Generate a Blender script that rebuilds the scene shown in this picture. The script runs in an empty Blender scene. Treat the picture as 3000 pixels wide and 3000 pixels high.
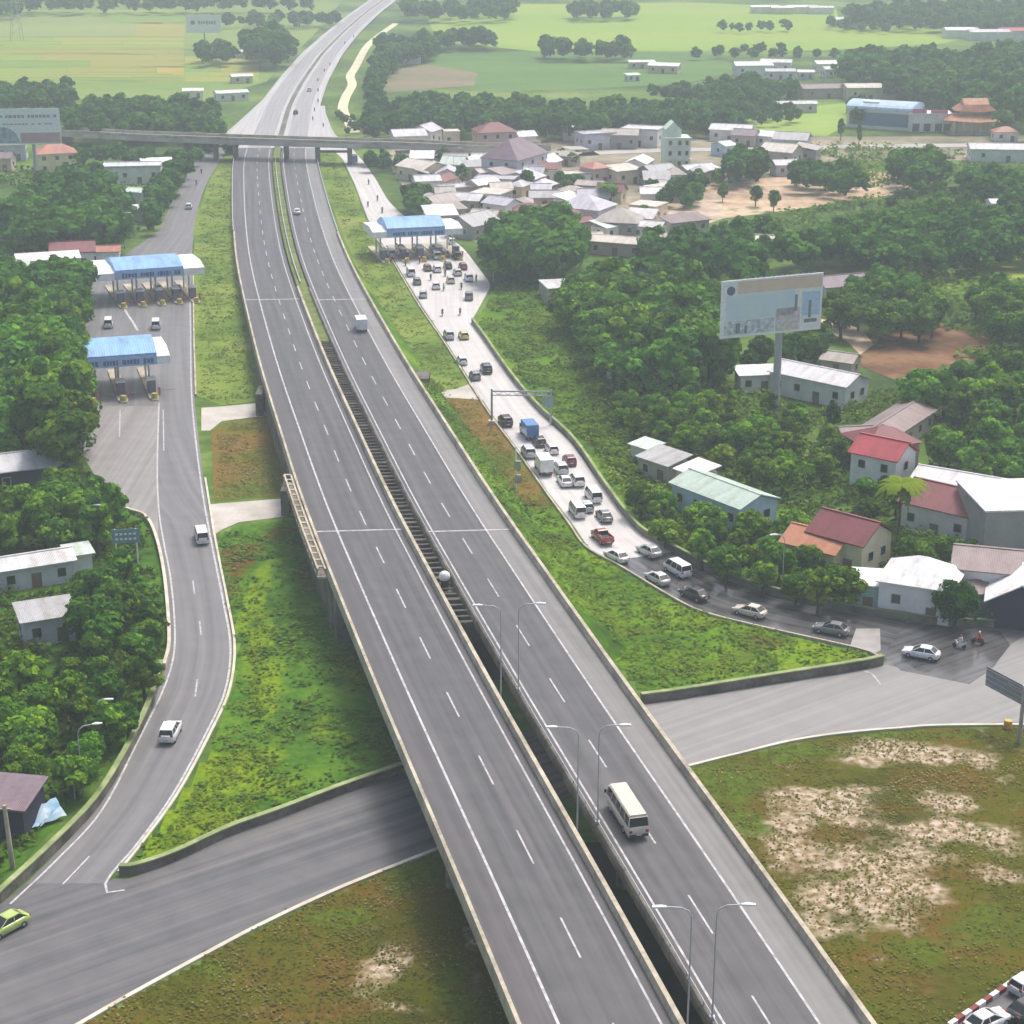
import bpy, math, random
import numpy as np
from mathutils import Vector, Matrix
from mathutils.geometry import tessellate_polygon
random.seed(7); np.random.seed(7)
R = math.radians
S = bpy.context.scene
COL = S.collection

# ------------------------------------------------------------------ camera, sky, sun, exposure
HAZE = .00046
F, CAMH = 5357.0, 90.0                       # focal length in photo pixels (3000 wide), drone height
PITCH = math.atan(1888 / F)
cam_d = bpy.data.cameras.new('camera'); cam_d.sensor_width = 36; cam_d.lens = 36 * F / 3000
cam_d.clip_end = 9000; cam_d.clip_start = 1
cam = bpy.data.objects.new('camera', cam_d); COL.objects.link(cam)
cam.location = (0, 0, CAMH); cam.rotation_euler = (math.pi / 2 - PITCH, 0, 0)
S.camera = cam
SUN_EL, SUN_AZ = R(62), R(35)                # azimuth measured from +Y towards +X
W = bpy.data.worlds.new('World'); S.world = W; W.use_nodes = True
nt = W.node_tree; bg = nt.nodes['Background']
sky = nt.nodes.new('ShaderNodeTexSky'); sky.sky_type = 'NISHITA'; sky.sun_disc = False
sky.sun_elevation = SUN_EL; sky.sun_rotation = SUN_AZ
sky.air_density = 0.75; sky.dust_density = 6.0; sky.ozone_density = 0.6
nt.links.new(sky.outputs[0], bg.inputs[0]); bg.inputs[1].default_value = 0.15
sd = bpy.data.lights.new('sun', 'SUN'); sd.energy = 1.6; sd.angle = R(18); sd.color = (1, .96, .9)
sun = bpy.data.objects.new('sun', sd); COL.objects.link(sun)
dirv = Vector((math.sin(SUN_AZ) * math.cos(SUN_EL), math.cos(SUN_AZ) * math.cos(SUN_EL), math.sin(SUN_EL)))
sun.rotation_euler = dirv.to_track_quat('Z', 'Y').to_euler(); sun.location = (0, 200, 150)
S.view_settings.view_transform = 'Standard'; S.view_settings.look = 'None'
S.view_settings.gamma = 1; S.view_settings.exposure = 0.52
S.cycles.max_bounces = 5; S.cycles.diffuse_bounces = 3; S.cycles.glossy_bounces = 2
S.cycles.transmission_bounces = 2; S.cycles.transparent_max_bounces = 4; S.cycles.volume_bounces = 1
S.cycles.use_denoising = True; S.cycles.caustics_reflective = False; S.cycles.caustics_refractive = False

# ------------------------------------------------------------------ where a photo pixel lies on the ground
def P(u, v, z=0.0):
    x, y = (u - 1500) / F, -(v - 1500) / F
    dy = math.cos(PITCH) + y * math.sin(PITCH); dz = -math.sin(PITCH) + y * math.cos(PITCH)
    t = (z - CAMH) / dz
    return Vector((x * t, dy * t, z))
def pp(lst, z=0.0): return [P(u, v, z) for u, v in lst]
def sc(v): return .01048 * (v + 388)         # photo pixels per metre across at row v

# ------------------------------------------------------------------ materials
def lin(h):
    h = h.lstrip('#'); o = []
    for i in (0, 2, 4):
        c = int(h[i:i + 2], 16) / 255
        o.append(c / 12.92 if c <= .04045 else ((c + .055) / 1.055) ** 2.4)
    return tuple(o) + (1,)
def c4(c): return lin(c) if isinstance(c, str) else (tuple(c) + (1,) if len(c) == 3 else tuple(c))
MATS = {}
def mat(name, stops, scale=.5, rough=.75, spec=.25, fine=0, fine_amt=.3, coord='pos', stretch=(1, 1, 1), bump=0, metallic=0, detail=5, bscale=None):
    """noise driven colour between the stops [(pos, colour), ...]"""
    if name in MATS: return MATS[name]
    m = bpy.data.materials.new(name); m.use_nodes = True; n = m.node_tree.nodes; l = m.node_tree.links
    b = n['Principled BSDF']; b.inputs['Roughness'].default_value = rough
    b.inputs['Specular IOR Level'].default_value = spec; b.inputs['Metallic'].default_value = metallic
    if isinstance(stops, (str, tuple)) : stops = [(0, stops)]
    if len(stops) == 1:
        c = c4(stops[0][1]); stops = [(.3, tuple(x * .86 for x in c[:3])), (.7, tuple(min(1, x * 1.1) for x in c[:3]))]
    if coord == 'pos': src = n.new('ShaderNodeNewGeometry').outputs['Position']
    else: src = n.new('ShaderNodeTexCoord').outputs['UV' if coord == 'uv' else 'Object']
    mp = n.new('ShaderNodeMapping'); mp.inputs['Scale'].default_value = stretch; l.new(src, mp.inputs[0])
    nz = n.new('ShaderNodeTexNoise'); nz.inputs['Scale'].default_value = scale; nz.inputs['Detail'].default_value = detail
    l.new(mp.outputs[0], nz.inputs['Vector']); fac = nz.outputs['Fac']
    if fine:
        nf = n.new('ShaderNodeTexNoise'); nf.inputs['Scale'].default_value = fine; nf.inputs['Detail'].default_value = 4
        l.new(src, nf.inputs['Vector'])
        ma = n.new('ShaderNodeMath'); ma.operation = 'MULTIPLY_ADD'; ma.inputs[1].default_value = fine_amt; ma.inputs[2].default_value = -fine_amt / 2
        l.new(nf.outputs['Fac'], ma.inputs[0]); ad = n.new('ShaderNodeMath'); l.new(ma.outputs[0], ad.inputs[0]); l.new(fac, ad.inputs[1]); fac = ad.outputs[0]
    cr = n.new('ShaderNodeValToRGB'); e = cr.color_ramp.elements
    while len(e) < len(stops): e.new(.5)
    for k, (p_, c_) in enumerate(stops): e[k].position = p_; e[k].color = c4(c_)
    l.new(fac, cr.inputs[0]); l.new(cr.outputs[0], b.inputs['Base Color'])
    if bump:
        bp = n.new('ShaderNodeBump'); bp.inputs['Strength'].default_value = bump; bp.inputs['Distance'].default_value = .2
        nb = n.new('ShaderNodeTexNoise'); nb.inputs['Scale'].default_value = bscale or (fine or scale * 4); nb.inputs['Detail'].default_value = 4
        l.new(src, nb.inputs['Vector']); l.new(nb.outputs['Fac'], bp.inputs['Height']); l.new(bp.outputs[0], b.inputs['Normal'])
    MATS[name] = m; return m
def paint(name, c, rough=.3, spec=.5, metallic=0): return mat(name, [(0, c)], scale=2, rough=rough, spec=spec, coord='obj', metallic=metallic)
def leafmat(name, stops):
    m = bpy.data.materials.new(name); m.use_nodes = True; n = m.node_tree.nodes; l = m.node_tree.links
    b = n['Principled BSDF']; b.inputs['Roughness'].default_value = .75; b.inputs['Specular IOR Level'].default_value = .04
    at = n.new('ShaderNodeAttribute'); at.attribute_name = 'tint'
    cr = n.new('ShaderNodeValToRGB'); e = cr.color_ramp.elements
    while len(e) < len(stops): e.new(.5)
    for k, (p_, c_) in enumerate(stops): e[k].position = p_; e[k].color = c4(c_)
    oi = n.new('ShaderNodeObjectInfo'); mx = n.new('ShaderNodeMix'); mx.data_type = 'RGBA'; mx.blend_type = 'MULTIPLY'; mx.inputs[0].default_value = 1
    l.new(at.outputs['Fac'], cr.inputs[0]); l.new(cr.outputs[0], mx.inputs[6]); l.new(oi.outputs['Color'], mx.inputs[7])
    l.new(mx.outputs[2], b.inputs['Base Color'])
    tr = n.new('ShaderNodeBsdfTranslucent'); l.new(mx.outputs[2], tr.inputs[0])
    ms = n.new('ShaderNodeMixShader'); ms.inputs[0].default_value = .28
    l.new(b.outputs[0], ms.inputs[1]); l.new(tr.outputs[0], ms.inputs[2]); l.new(ms.outputs[0], n['Material Output'].inputs['Surface'])
    return m
def corrugated(name, c, freq=9, rough=.5):
    """ribbed metal sheet: colour with a weathered noise and ribs running down the slope (local y)"""
    if name in MATS: return MATS[name]
    m = mat(name, [(.25, tuple(x * k for x, k in zip(c4(c)[:3], (.66, .6, .54)))), (.5, tuple(x * .92 for x in c4(c)[:3])), (.75, tuple(min(.92, x * 1.12) for x in c4(c)[:3]))], scale=.4, rough=rough, spec=.4, coord='obj', stretch=(1.6, .5, 1), fine=1.8, fine_amt=.4)
    n = m.node_tree.nodes; l = m.node_tree.links
    tc = n.new('ShaderNodeTexCoord'); wv = n.new('ShaderNodeTexWave'); wv.bands_direction = 'X'; wv.inputs['Scale'].default_value = freq / 6
    l.new(tc.outputs['Object'], wv.inputs['Vector']); bp = n.new('ShaderNodeBump'); bp.inputs['Strength'].default_value = .5; bp.inputs['Distance'].default_value = .05
    l.new(wv.outputs['Fac'], bp.inputs['Height']); l.new(bp.outputs[0], n['Principled BSDF'].inputs['Normal'])
    return m

# ------------------------------------------------------------------ objects
def tag(o, label=None, cat=None, group=None, kind=None):
    if label: o['label'] = label
    if cat: o['category'] = cat
    if group: o['group'] = group
    if kind: o['kind'] = kind
    return o
def empty(name, loc=(0, 0, 0), rz=0):
    o = bpy.data.objects.new(name, None); COL.objects.link(o); o.location = loc; o.rotation_euler = (0, 0, rz)
    o.empty_display_size = .5
    return o
class MB:
    def __init__(s): s.V = []; s.Fc = []; s.M = []
    def add(s, vs, fs, m=0):
        k = len(s.V); s.V += [tuple(v) for v in vs]
        for f in fs: s.Fc.append(tuple(i + k for i in f)); s.M.append(m)
        return s
    def box(s, c, sz, rz=0, m=0, top=(1, 1)):
        hx, hy, hz = sz[0] / 2, sz[1] / 2, sz[2] / 2; ca, sa = math.cos(rz), math.sin(rz); vs = []
        for z, kx, ky in ((-hz, 1, 1), (hz, top[0], top[1])):
            for x, y in ((-hx, -hy), (hx, -hy), (hx, hy), (-hx, hy)):
                x *= kx; y *= ky
                vs.append((c[0] + x * ca - y * sa, c[1] + x * sa + y * ca, c[2] + z))
        return s.add(vs, [(3, 2, 1, 0), (4, 5, 6, 7), (0, 1, 5, 4), (1, 2, 6, 5), (2, 3, 7, 6), (3, 0, 4, 7)], m)
    def cyl(s, p0, p1, r0, r1=None, n=10, m=0):
        r1 = r0 if r1 is None else r1; p0 = Vector(p0); p1 = Vector(p1); d = (p1 - p0).normalized()
        a = d.orthogonal().normalized(); b = d.cross(a); vs = []
        for p, r in ((p0, r0), (p1, r1)):
            for i in range(n):
                t = 2 * math.pi * i / n; vs.append(p + a * (math.cos(t) * r) + b * (math.sin(t) * r))
        fs = [(i, (i + 1) % n, n + (i + 1) % n, n + i) for i in range(n)] + [tuple(range(n))[::-1], tuple(range(n, 2 * n))]
        return s.add(vs, fs, m)
    def tube(s, pts, r, n=8, m=0):
        for a, b in zip(pts[:-1], pts[1:]): s.cyl(a, b, r, r, n, m)
        return s
    def prism(s, poly, z0, z1, m=0):
        n = len(poly); vs = [(x, y, z0) for x, y in poly] + [(x, y, z1) for x, y in poly]
        return s.add(vs, [(i, (i + 1) % n, n + (i + 1) % n, n + i) for i in range(n)] + [tuple(range(n))[::-1], tuple(range(n, 2 * n))], m)
    def quad(s, a, b, c, d, m=0): return s.add([a, b, c, d], [(0, 1, 2, 3)], m)
    def loft(s, rings, m=0, caps=True):
        n = len(rings[0]); vs = [p for r in rings for p in r]; fs = []
        for k in range(len(rings) - 1):
            for i in range(n): fs.append((k * n + i, k * n + (i + 1) % n, (k + 1) * n + (i + 1) % n, (k + 1) * n + i))
        if caps: fs += [tuple(range(n))[::-1], tuple(range((len(rings) - 1) * n, len(rings) * n))]
        return s.add(vs, fs, m)
    def lathe(s, prof, n=16, c=(0, 0), m=0):
        return s.loft([[(c[0] + r * math.cos(2 * math.pi * i / n), c[1] + r * math.sin(2 * math.pi * i / n), z) for i in range(n)] for r, z in prof], m)
    def build(s, name, mats, parent=None, smooth=False):
        me = bpy.data.meshes.new(name); me.from_pydata(s.V, [], s.Fc)
        for mm in (mats if isinstance(mats, (list, tuple)) else [mats]): me.materials.append(mm)
        me.polygons.foreach_set('material_index', s.M)
        if smooth: me.polygons.foreach_set('use_smooth', [True] * len(s.Fc))
        me.update(); o = bpy.data.objects.new(name, me); COL.objects.link(o)
        if parent: o.parent = parent
        return o
def np_mesh(name, verts, quads, m, tint=None, parent=None):
    me = bpy.data.meshes.new(name); nv, nq = len(verts), len(quads)
    me.vertices.add(nv); me.vertices.foreach_set('co', np.ascontiguousarray(verts, dtype=np.float32).ravel())
    me.loops.add(nq * 4); me.loops.foreach_set('vertex_index', np.ascontiguousarray(quads, dtype=np.int32).ravel())
    me.polygons.add(nq); me.polygons.foreach_set('loop_start', np.arange(nq, dtype=np.int32) * 4)
    if tint is not None:
        a = me.attributes.new('tint', 'FLOAT', 'FACE'); a.data.foreach_set('value', np.ascontiguousarray(tint, dtype=np.float32))
    me.materials.append(m); me.update(calc_edges=True); me.validate()
    o = bpy.data.objects.new(name, me); COL.objects.link(o)
    if parent: o.parent = parent
    return o
def sheet(name, poly, z, m, uvdir=None, kind='structure', parent=None):
    """a flat sheet over a world polygon; uv.y runs along uvdir"""
    vs = [Vector((p[0], p[1], z)) for p in poly]; tris = tessellate_polygon([vs])
    me = bpy.data.meshes.new(name); me.from_pydata(vs, [], [tuple(t) for t in tris])
    for p_ in me.polygons: 
        if p_.normal.z < 0: p_.flip()
    if uvdir is not None:
        d = Vector((uvdir[0], uvdir[1])).normalized(); uv = me.uv_layers.new(name='UVMap')
        for lp in me.loops:
            q = vs[lp.vertex_index]; uv.data[lp.index].uv = (q.x * d.y - q.y * d.x, q.x * d.x + q.y * d.y)
    me.materials.append(m); me.update(); o = bpy.data.objects.new(name, me); COL.objects.link(o)
    if parent: o.parent = parent
    elif kind: o['kind'] = kind
    return o
def ribbon(name, rows, m, colmat=None, parent=None, kind='structure'):
    """rows of equal length; uv = (metres across, metres along)"""
    nr, nc = len(rows), len(rows[0]); vs = [tuple(p) for r in rows for p in r]; fs = []; mi = []
    for i in range(nr - 1):
        for j in range(nc - 1):
            fs.append((i * nc + j, i * nc + j + 1, (i + 1) * nc + j + 1, (i + 1) * nc + j)); mi.append(colmat[j] if colmat else 0)
    me = bpy.data.meshes.new(name); me.from_pydata(vs, [], fs)
    al = [0]
    for i in range(1, nr):
        a = Vector(rows[i][nc // 2]); b = Vector(rows[i - 1][nc // 2]); al.append(al[-1] + (a - b).length)
    ac = []
    for r in rows:
        t = [0]
        for j in range(1, nc): t.append(t[-1] + (Vector(r[j]) - Vector(r[j - 1])).length)
        ac.append(t)
    uv = me.uv_layers.new(name='UVMap')
    for lp in me.loops:
        i, j = divmod(lp.vertex_index, nc); uv.data[lp.index].uv = (ac[i][j] - ac[i][-1] / 2, al[i])
    for mm in (m if isinstance(m, (list, tuple)) else [m]): me.materials.append(mm)
    me.polygons.foreach_set('material_index', mi); me.update()
    if me.polygons[0].normal.z < 0: me.flip_normals()
    o = bpy.data.objects.new(name, me); COL.objects.link(o)
    if parent: o.parent = parent
    elif kind: o['kind'] = kind
    return o
def copy_tree(o, parent=None):
    c = o.copy(); COL.objects.link(c); c.parent = parent
    for ch in list(o.children): copy_tree(ch, c)
    return c
def repaint(o, swap):
    """give a copy its own colours: swap {old material name: new material} on object-level slots"""
    if o.type == 'MESH':
        for sl in o.material_slots:
            if sl.material and sl.material.name in swap:
                mm = swap[sl.material.name]; sl.link = 'OBJECT'; sl.material = mm
    for ch in o.children: repaint(ch, swap)
def spline(pts, n):
    """evenly spaced Catmull-Rom samples through pts"""
    pts = [Vector(p) for p in pts]; q = [pts[0] * 2 - pts[1]] + pts + [pts[-1] * 2 - pts[-2]]; out = []
    for i in range(1, len(q) - 2):
        for k in range(16):
            t = k / 16; a, b, c, d = q[i - 1:i + 3]
            out.append(.5 * ((2 * b) + (c - a) * t + (2 * a - 5 * b + 4 * c - d) * t * t + (3 * b - a - 3 * c + d) * t ** 3))
    out.append(pts[-1]); L = [0]
    for a, b in zip(out[:-1], out[1:]): L.append(L[-1] + (b - a).length)
    ts = np.linspace(0, L[-1], n); A = np.array([tuple(o) for o in out])
    return [Vector((np.interp(t, L, A[:, 0]), np.interp(t, L, A[:, 1]), np.interp(t, L, A[:, 2]))) for t in ts]
def offset(path, d, dz=0.0):
    """path shifted sideways (to its right for d > 0)"""
    out = []
    for i, p in enumerate(path):
        t = path[min(i + 1, len(path) - 1)] - path[max(i - 1, 0)]; t.z = 0; t.normalize()
        out.append(Vector((p.x + t.y * d, p.y - t.x * d, p.z + dz)))
    return out
def wall_along(mb, path, d0, d1, z0, z1, m=0, step=1):
    """a solid strip following path between sideways offsets d0..d1 and heights z0..z1 above it"""
    a0, a1 = offset(path, d0), offset(path, d1); rings = []
    for p, q in zip(a0, a1): rings.append([(p.x, p.y, p.z + z0), (q.x, q.y, q.z + z0), (q.x, q.y, q.z + z1), (p.x, p.y, p.z + z1)])
    return mb.loft(rings, m)
def mask_ground(name, poly, z, cell, fn, mats, kind='structure'):
    """gridded sheet over a world polygon; fn(x, y) gives up to three cover masks (r, g, b) stored on the points"""
    from mathutils import noise
    xs = [p[0] for p in poly]; ys = [p[1] for p in poly]; nx = int((max(xs) - min(xs)) / cell) + 2; ny = int((max(ys) - min(ys)) / cell) + 2
    X, Y = np.meshgrid(min(xs) + np.arange(nx) * cell, min(ys) + np.arange(ny) * cell); Xf, Yf = X.ravel(), Y.ravel(); ins = inside(poly, Xf, Yf).reshape(ny, nx)
    q = ins[:-1, :-1] & ins[1:, :-1] & ins[1:, 1:] & ins[:-1, 1:]; J, I = np.nonzero(q); b = J * nx + I; fc = np.stack([b, b + 1, b + nx + 1, b + nx], 1)
    used = np.unique(fc); re = np.zeros(nx * ny, int); re[used] = np.arange(len(used)); vs = np.stack([Xf[used], Yf[used], np.full(len(used), z)], 1)
    me = bpy.data.meshes.new(name); me.from_pydata([tuple(v) for v in vs], [], [tuple(re[f]) for f in fc])
    at = me.attributes.new('cover', 'FLOAT_COLOR', 'POINT'); at.data.foreach_set('color', np.array([tuple(fn(v[0], v[1])) + (1,) for v in vs], dtype=np.float32).ravel())
    me.materials.append(mats); o = bpy.data.objects.new(name, me); COL.objects.link(o); o['kind'] = kind; return o
def cover_mat(name, base, covers, scale=.09, fine=.9):
    m = mat(name, base, scale, fine=fine, fine_amt=.45, rough=.92, spec=.08, bump=.6); n = m.node_tree.nodes; l = m.node_tree.links
    at = n.new('ShaderNodeAttribute'); at.attribute_name = 'cover'; sp = n.new('ShaderNodeSeparateColor'); l.new(at.outputs['Color'], sp.inputs[0])
    b = n['Principled BSDF']; cur = b.inputs['Base Color'].links[0].from_socket; geo = n.new('ShaderNodeNewGeometry')
    for k, (stops, sc_) in enumerate(covers):
        nz = n.new('ShaderNodeTexNoise'); nz.inputs['Scale'].default_value = sc_; nz.inputs['Detail'].default_value = 6; l.new(geo.outputs['Position'], nz.inputs['Vector'])
        mx = n.new('ShaderNodeMath'); mx.operation = 'MULTIPLY_ADD'; mx.inputs[1].default_value = 2.2; l.new(nz.outputs['Fac'], mx.inputs[0]); mx.inputs[2].default_value = -1.1
        ad = n.new('ShaderNodeMath'); l.new(mx.outputs[0], ad.inputs[0]); l.new(sp.outputs[k], ad.inputs[1])
        st = n.new('ShaderNodeMapRange'); st.interpolation_type = 'SMOOTHSTEP'; st.inputs[1].default_value = .25; st.inputs[2].default_value = .8; l.new(ad.outputs[0], st.inputs[0])
        n2 = n.new('ShaderNodeTexNoise'); n2.inputs['Scale'].default_value = fine * 1.3; n2.inputs['Detail'].default_value = 5; l.new(geo.outputs['Position'], n2.inputs['Vector'])
        cr = n.new('ShaderNodeValToRGB'); e = cr.color_ramp.elements
        while len(e) < len(stops): e.new(.5)
        for i, (p_, c_) in enumerate(stops): e[i].position = p_; e[i].color = c4(c_)
        l.new(n2.outputs['Fac'], cr.inputs[0]); mi = n.new('ShaderNodeMix'); mi.data_type = 'RGBA'; l.new(st.outputs[0], mi.inputs[0]); l.new(cur, mi.inputs[6]); l.new(cr.outputs[0], mi.inputs[7]); cur = mi.outputs[2]
    l.new(cur, b.inputs['Base Color']); return m
def inside(poly, X, Y):
    r = np.zeros(len(X), bool); n = len(poly)
    for i in range(n):
        x0, y0 = poly[i][0], poly[i][1]; x1, y1 = poly[(i + 1) % n][0], poly[(i + 1) % n][1]
        c = ((y0 > Y) != (y1 > Y)); 
        with np.errstate(divide='ignore', invalid='ignore'): xx = (x1 - x0) * (Y - y0) / (y1 - y0 if y1 != y0 else 1e-9) + x0
        r ^= c & (X < xx)
    return r
# ------------------------------------------------------------------ large structure: ground and fields
def zh(Y):
    s = min(max((470 - Y) / 255, 0), 1); return .9 + 6.1 * (s * s * (3 - 2 * s) * .5 + s * .5)
def PH(u, v, dz=0.0):
    z = 5.0
    for i in range(50):
        q = P(u, v, z); z = .5 * z + .5 * (zh(q.y) + dz)
    return q
HL = [(1510,3000),(1298,2474),(1178,2200),(1103,2016),(1000,1740),(957,1640),(890,1483),(854,1373),(807,1212),(776,1130),(750,1010),(725,907),(709,829),(696,700),(683,621),(683,518),(693,430)]
HR = [(2575,3000),(2310,2630),(2155,2407),(2000,2226),(1880,2068),(1776,1918),(1662,1757),(1564,1628),(1497,1535),(1450,1467),(1409,1400),(1362,1316),(1290,1207),(1238,1130),(1160,1010),(1103,907),(1052,824),(1000,736),(947,543),(914,440)]
HMF = [(827,383),(846,310),(884,240),(940,160),(1000,98),(1060,45),(1121,0)]
fl = np.array([tuple(PH(*a, .9))[:2] for a in HL])[::1]; fr = np.array([tuple(PH(*a, .9))[:2] for a in HR])
fm = np.array([tuple(P(u, v, 1))[:2] for u, v in HMF])
Yd = np.arange(60, 2600, 2.0)
def at_(A, y): A = A[np.argsort(A[:, 1])]; return np.interp(y, A[:, 1], A[:, 0])
near = Yd[(Yd > 117) & (Yd < 608)]; cy = np.concatenate([near, fm[:, 1]]); cx = np.concatenate([(at_(fl, near) + at_(fr, near)) / 2, fm[:, 0]])
o_ = np.argsort(cy); cy, cx = cy[o_], cx[o_]
s0 = (np.interp(150, cy, cx) - np.interp(119, cy, cx)) / 31
XMd = np.where(Yd < 119, np.interp(119, cy, cx) + (Yd - 119) * s0, np.interp(Yd, cy, cx))
XMd = np.where(Yd > cy[-1], cx[-1] + .02 * (Yd - cy[-1]), XMd)
g = np.exp(-.5 * (np.arange(-30, 31) * 2 / 20.) ** 2); g /= g.sum(); XMd = np.convolve(np.pad(XMd, 30, mode='reflect', reflect_type='odd'), g, 'valid')
HW = np.interp(Yd, [0, 600, 820, 1100, 3000], [13.5, 13.5, 11.5, 9.8, 9.5])
def hx(Y, o, dz=0.0):
    """point on the highway cross-section, o metres right of the centre"""
    k = np.interp(Y, Yd, HW) / 13.1
    return Vector((np.interp(Y, Yd, XMd) + o * k, Y, zh(Y) + dz))
def hdist(X, Y):
    return X - np.interp(Y, Yd, XMd), np.interp(Y, Yd, HW)
def gz(x, y):
    """height of the ground, with the grassy slope on the right of the raised highway"""
    if y < 205: return 0.0
    d, w = hdist(x, y)
    if d < w: return 0.0
    return max(0.0, zh(y) - .3 - (d - w) / 1.3)

M_ground = mat('meadow_ground', [(.3, '#31491c'), (.45, '#4a6526'), (.56, '#5d7a30'), (.68, '#7a8a48')], scale=.02, fine=.35, fine_amt=.4, rough=.9, spec=.1, bump=.4)
sheet('ground', [(-3000, -700), (3000, -700), (3000, 5300), (-3000, 5300)], -.03, M_ground)
def field(name, poly, z, stops, scale=.02, stretch=(1, 1, 1), fine=.25, fine_amt=.3, kind='structure', bump=.3):
    return sheet(name, [P(u, v, 0) for u, v in poly], z, mat(name + str(len(MATS)), stops, scale=scale, stretch=stretch, fine=fine, fine_amt=fine_amt, rough=.9, spec=.1, bump=bump), kind=kind)
ST = (.25, 1, 1)
field('field', [(-250, 25), (100, 12), (560, -5), (1010, -12), (960, 60), (860, 160), (780, 240), (560, 300), (230, 290), (-250, 262)], .0, [(.25, '#5f7d3a'), (.45, '#708a40'), (.6, '#7d9148'), (.8, '#88904e')], .006, ST, .1, .35)
PC = [mat('paddy_%d' % k, [(.3, a), (.7, b)], .012, stretch=ST, fine=.12, fine_amt=.3, rough=.9, spec=.1) for k, (a, b) in enumerate([('#6f8b3a', '#839a48'), ('#7b9440', '#8c9f4c'), ('#8c9440', '#9d9f4e'), ('#8c8d44', '#98954c'), ('#a49546', '#ab9a4c'), ('#7c8c50', '#8a9658')])]
def paddies(u0, u1, v0, v1, nu, nv, pick, seed):
    r = np.random.default_rng(seed); mb = MB(); vv = np.sort(np.concatenate([[v0, v1], r.uniform(v0, v1, nv - 1)]))
    for a, b in zip(vv[:-1], vv[1:]):
        uu = np.sort(np.concatenate([[u0, u1], r.uniform(u0, u1, nu - 1)]))
        for c, d in zip(uu[:-1], uu[1:]):
            q = [P(c + 1, b - .6, .03), P(d - 1, b - .6 + r.uniform(-2, 2), .03), P(d - 1, a + .6 + r.uniform(-2, 2), .03), P(c + 1, a + .6, .03)]; mb.quad(*q, pick((c + d) / 2, (a + b) / 2, r))
    o = mb.build('field', PC); o['kind'] = 'structure'
def pick_l(u, v, r):
    g_ = math.exp(-(((u - 400) / 190) ** 2 + ((v - 185) / 55) ** 2)) + .25 * r.normal()
    return 5 if v < 90 and r.random() < .5 else 4 if g_ > .75 else 3 if g_ > .45 else 2 if g_ > .25 else int(r.integers(0, 2))
paddies(-200, 540, 30, 240, 3, 22, pick_l, 4); paddies(540, 760, 165, 240, 2, 5, lambda u, v, r: int(r.integers(0, 3)), 9)
field('field', [(1245, 35), (1520, 12), (2050, 8), (2450, 25), (2460, 62), (2900, 95), (2760, 128), (2400, 148), (1900, 150), (1560, 150), (1280, 120)], .0, [(.25, '#6b8c38'), (.45, '#80a03c'), (.6, '#8fa444'), (.8, '#7f9450')], .006, ST, .1, .3)
field('field', [(1300, 150), (1600, 152), (2050, 155), (2200, 200), (2000, 245), (1700, 262), (1420, 268), (1280, 250), (1230, 200)], .05, [(.25, '#48692f'), (.5, '#587a38'), (.75, '#6b8444')], .012, ST, .08, .4)
field('field', [(1110, 250), (1180, 200), (1250, 190), (1400, 215), (1390, 250), (1250, 262), (1110, 275)], .08, [(.3, '#66704a'), (.5, '#7d765a'), (.7, '#8c7c66')], .03, ST, .2, .4)
field('field', [(2180, 330), (2500, 300), (2530, 340), (2420, 400), (2200, 385)], .04, [(.3, '#6f9436'), (.7, '#93aa52')], .02, ST, .15, .3)
field('lawn', [(2690, 800), (3080, 715), (3080, 800), (2760, 850)], .04, [(.3, '#7e9432'), (.7, '#a2ac4b')], .03, ST, .2, .3)
field('dirt_yard', [(1960, 620), (2080, 545), (2300, 515), (2520, 500), (2760, 515), (2700, 560), (2480, 590), (2300, 618), (2120, 640)], .04, [(.3, '#8d7a62'), (.48, '#b39a80'), (.62, '#cdb79c'), (.72, '#7d7f50')], .05, ST, .3, .5)
field('dirt_yard', [(1780, 640), (1960, 590), (2110, 560), (2120, 640), (1980, 690), (1760, 720)], .06, [(.3, '#8a7c6a'), (.5, '#b5a28c'), (.7, '#d5c8b4')], .08, ST, .4, .5)
field('bare_earth', [(2520, 1010), (2600, 960), (2760, 950), (2900, 990), (2910, 1050), (2760, 1075), (2640, 1120), (2560, 1090), (2500, 1060)], .04, [(.3, '#54402c'), (.46, '#6e4f38'), (.6, '#86674c'), (.74, '#5d6634')], .06, (.5, 1, 1), .4, .5)
field('sand_track', [(2400, 935), (2470, 945), (2530, 970), (2560, 1010), (2520, 1040), (2480, 1000), (2420, 970)], .08, [(.3, '#b59a7c'), (.7, '#d9c7ad')], .1, ST, .5, .4)
field('town_ground', [(1130, 420), (1700, 400), (2300, 400), (3000, 400), (3000, 470), (2500, 470), (2250, 540), (2000, 620), (1850, 720), (1500, 760), (1350, 690), (1230, 620), (1150, 500)], .02, [(.3, '#6b6a52'), (.5, '#8d8672'), (.65, '#a89c88'), (.78, '#5b7038')], .03, (1, 1, 1), .25, .5)
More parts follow.
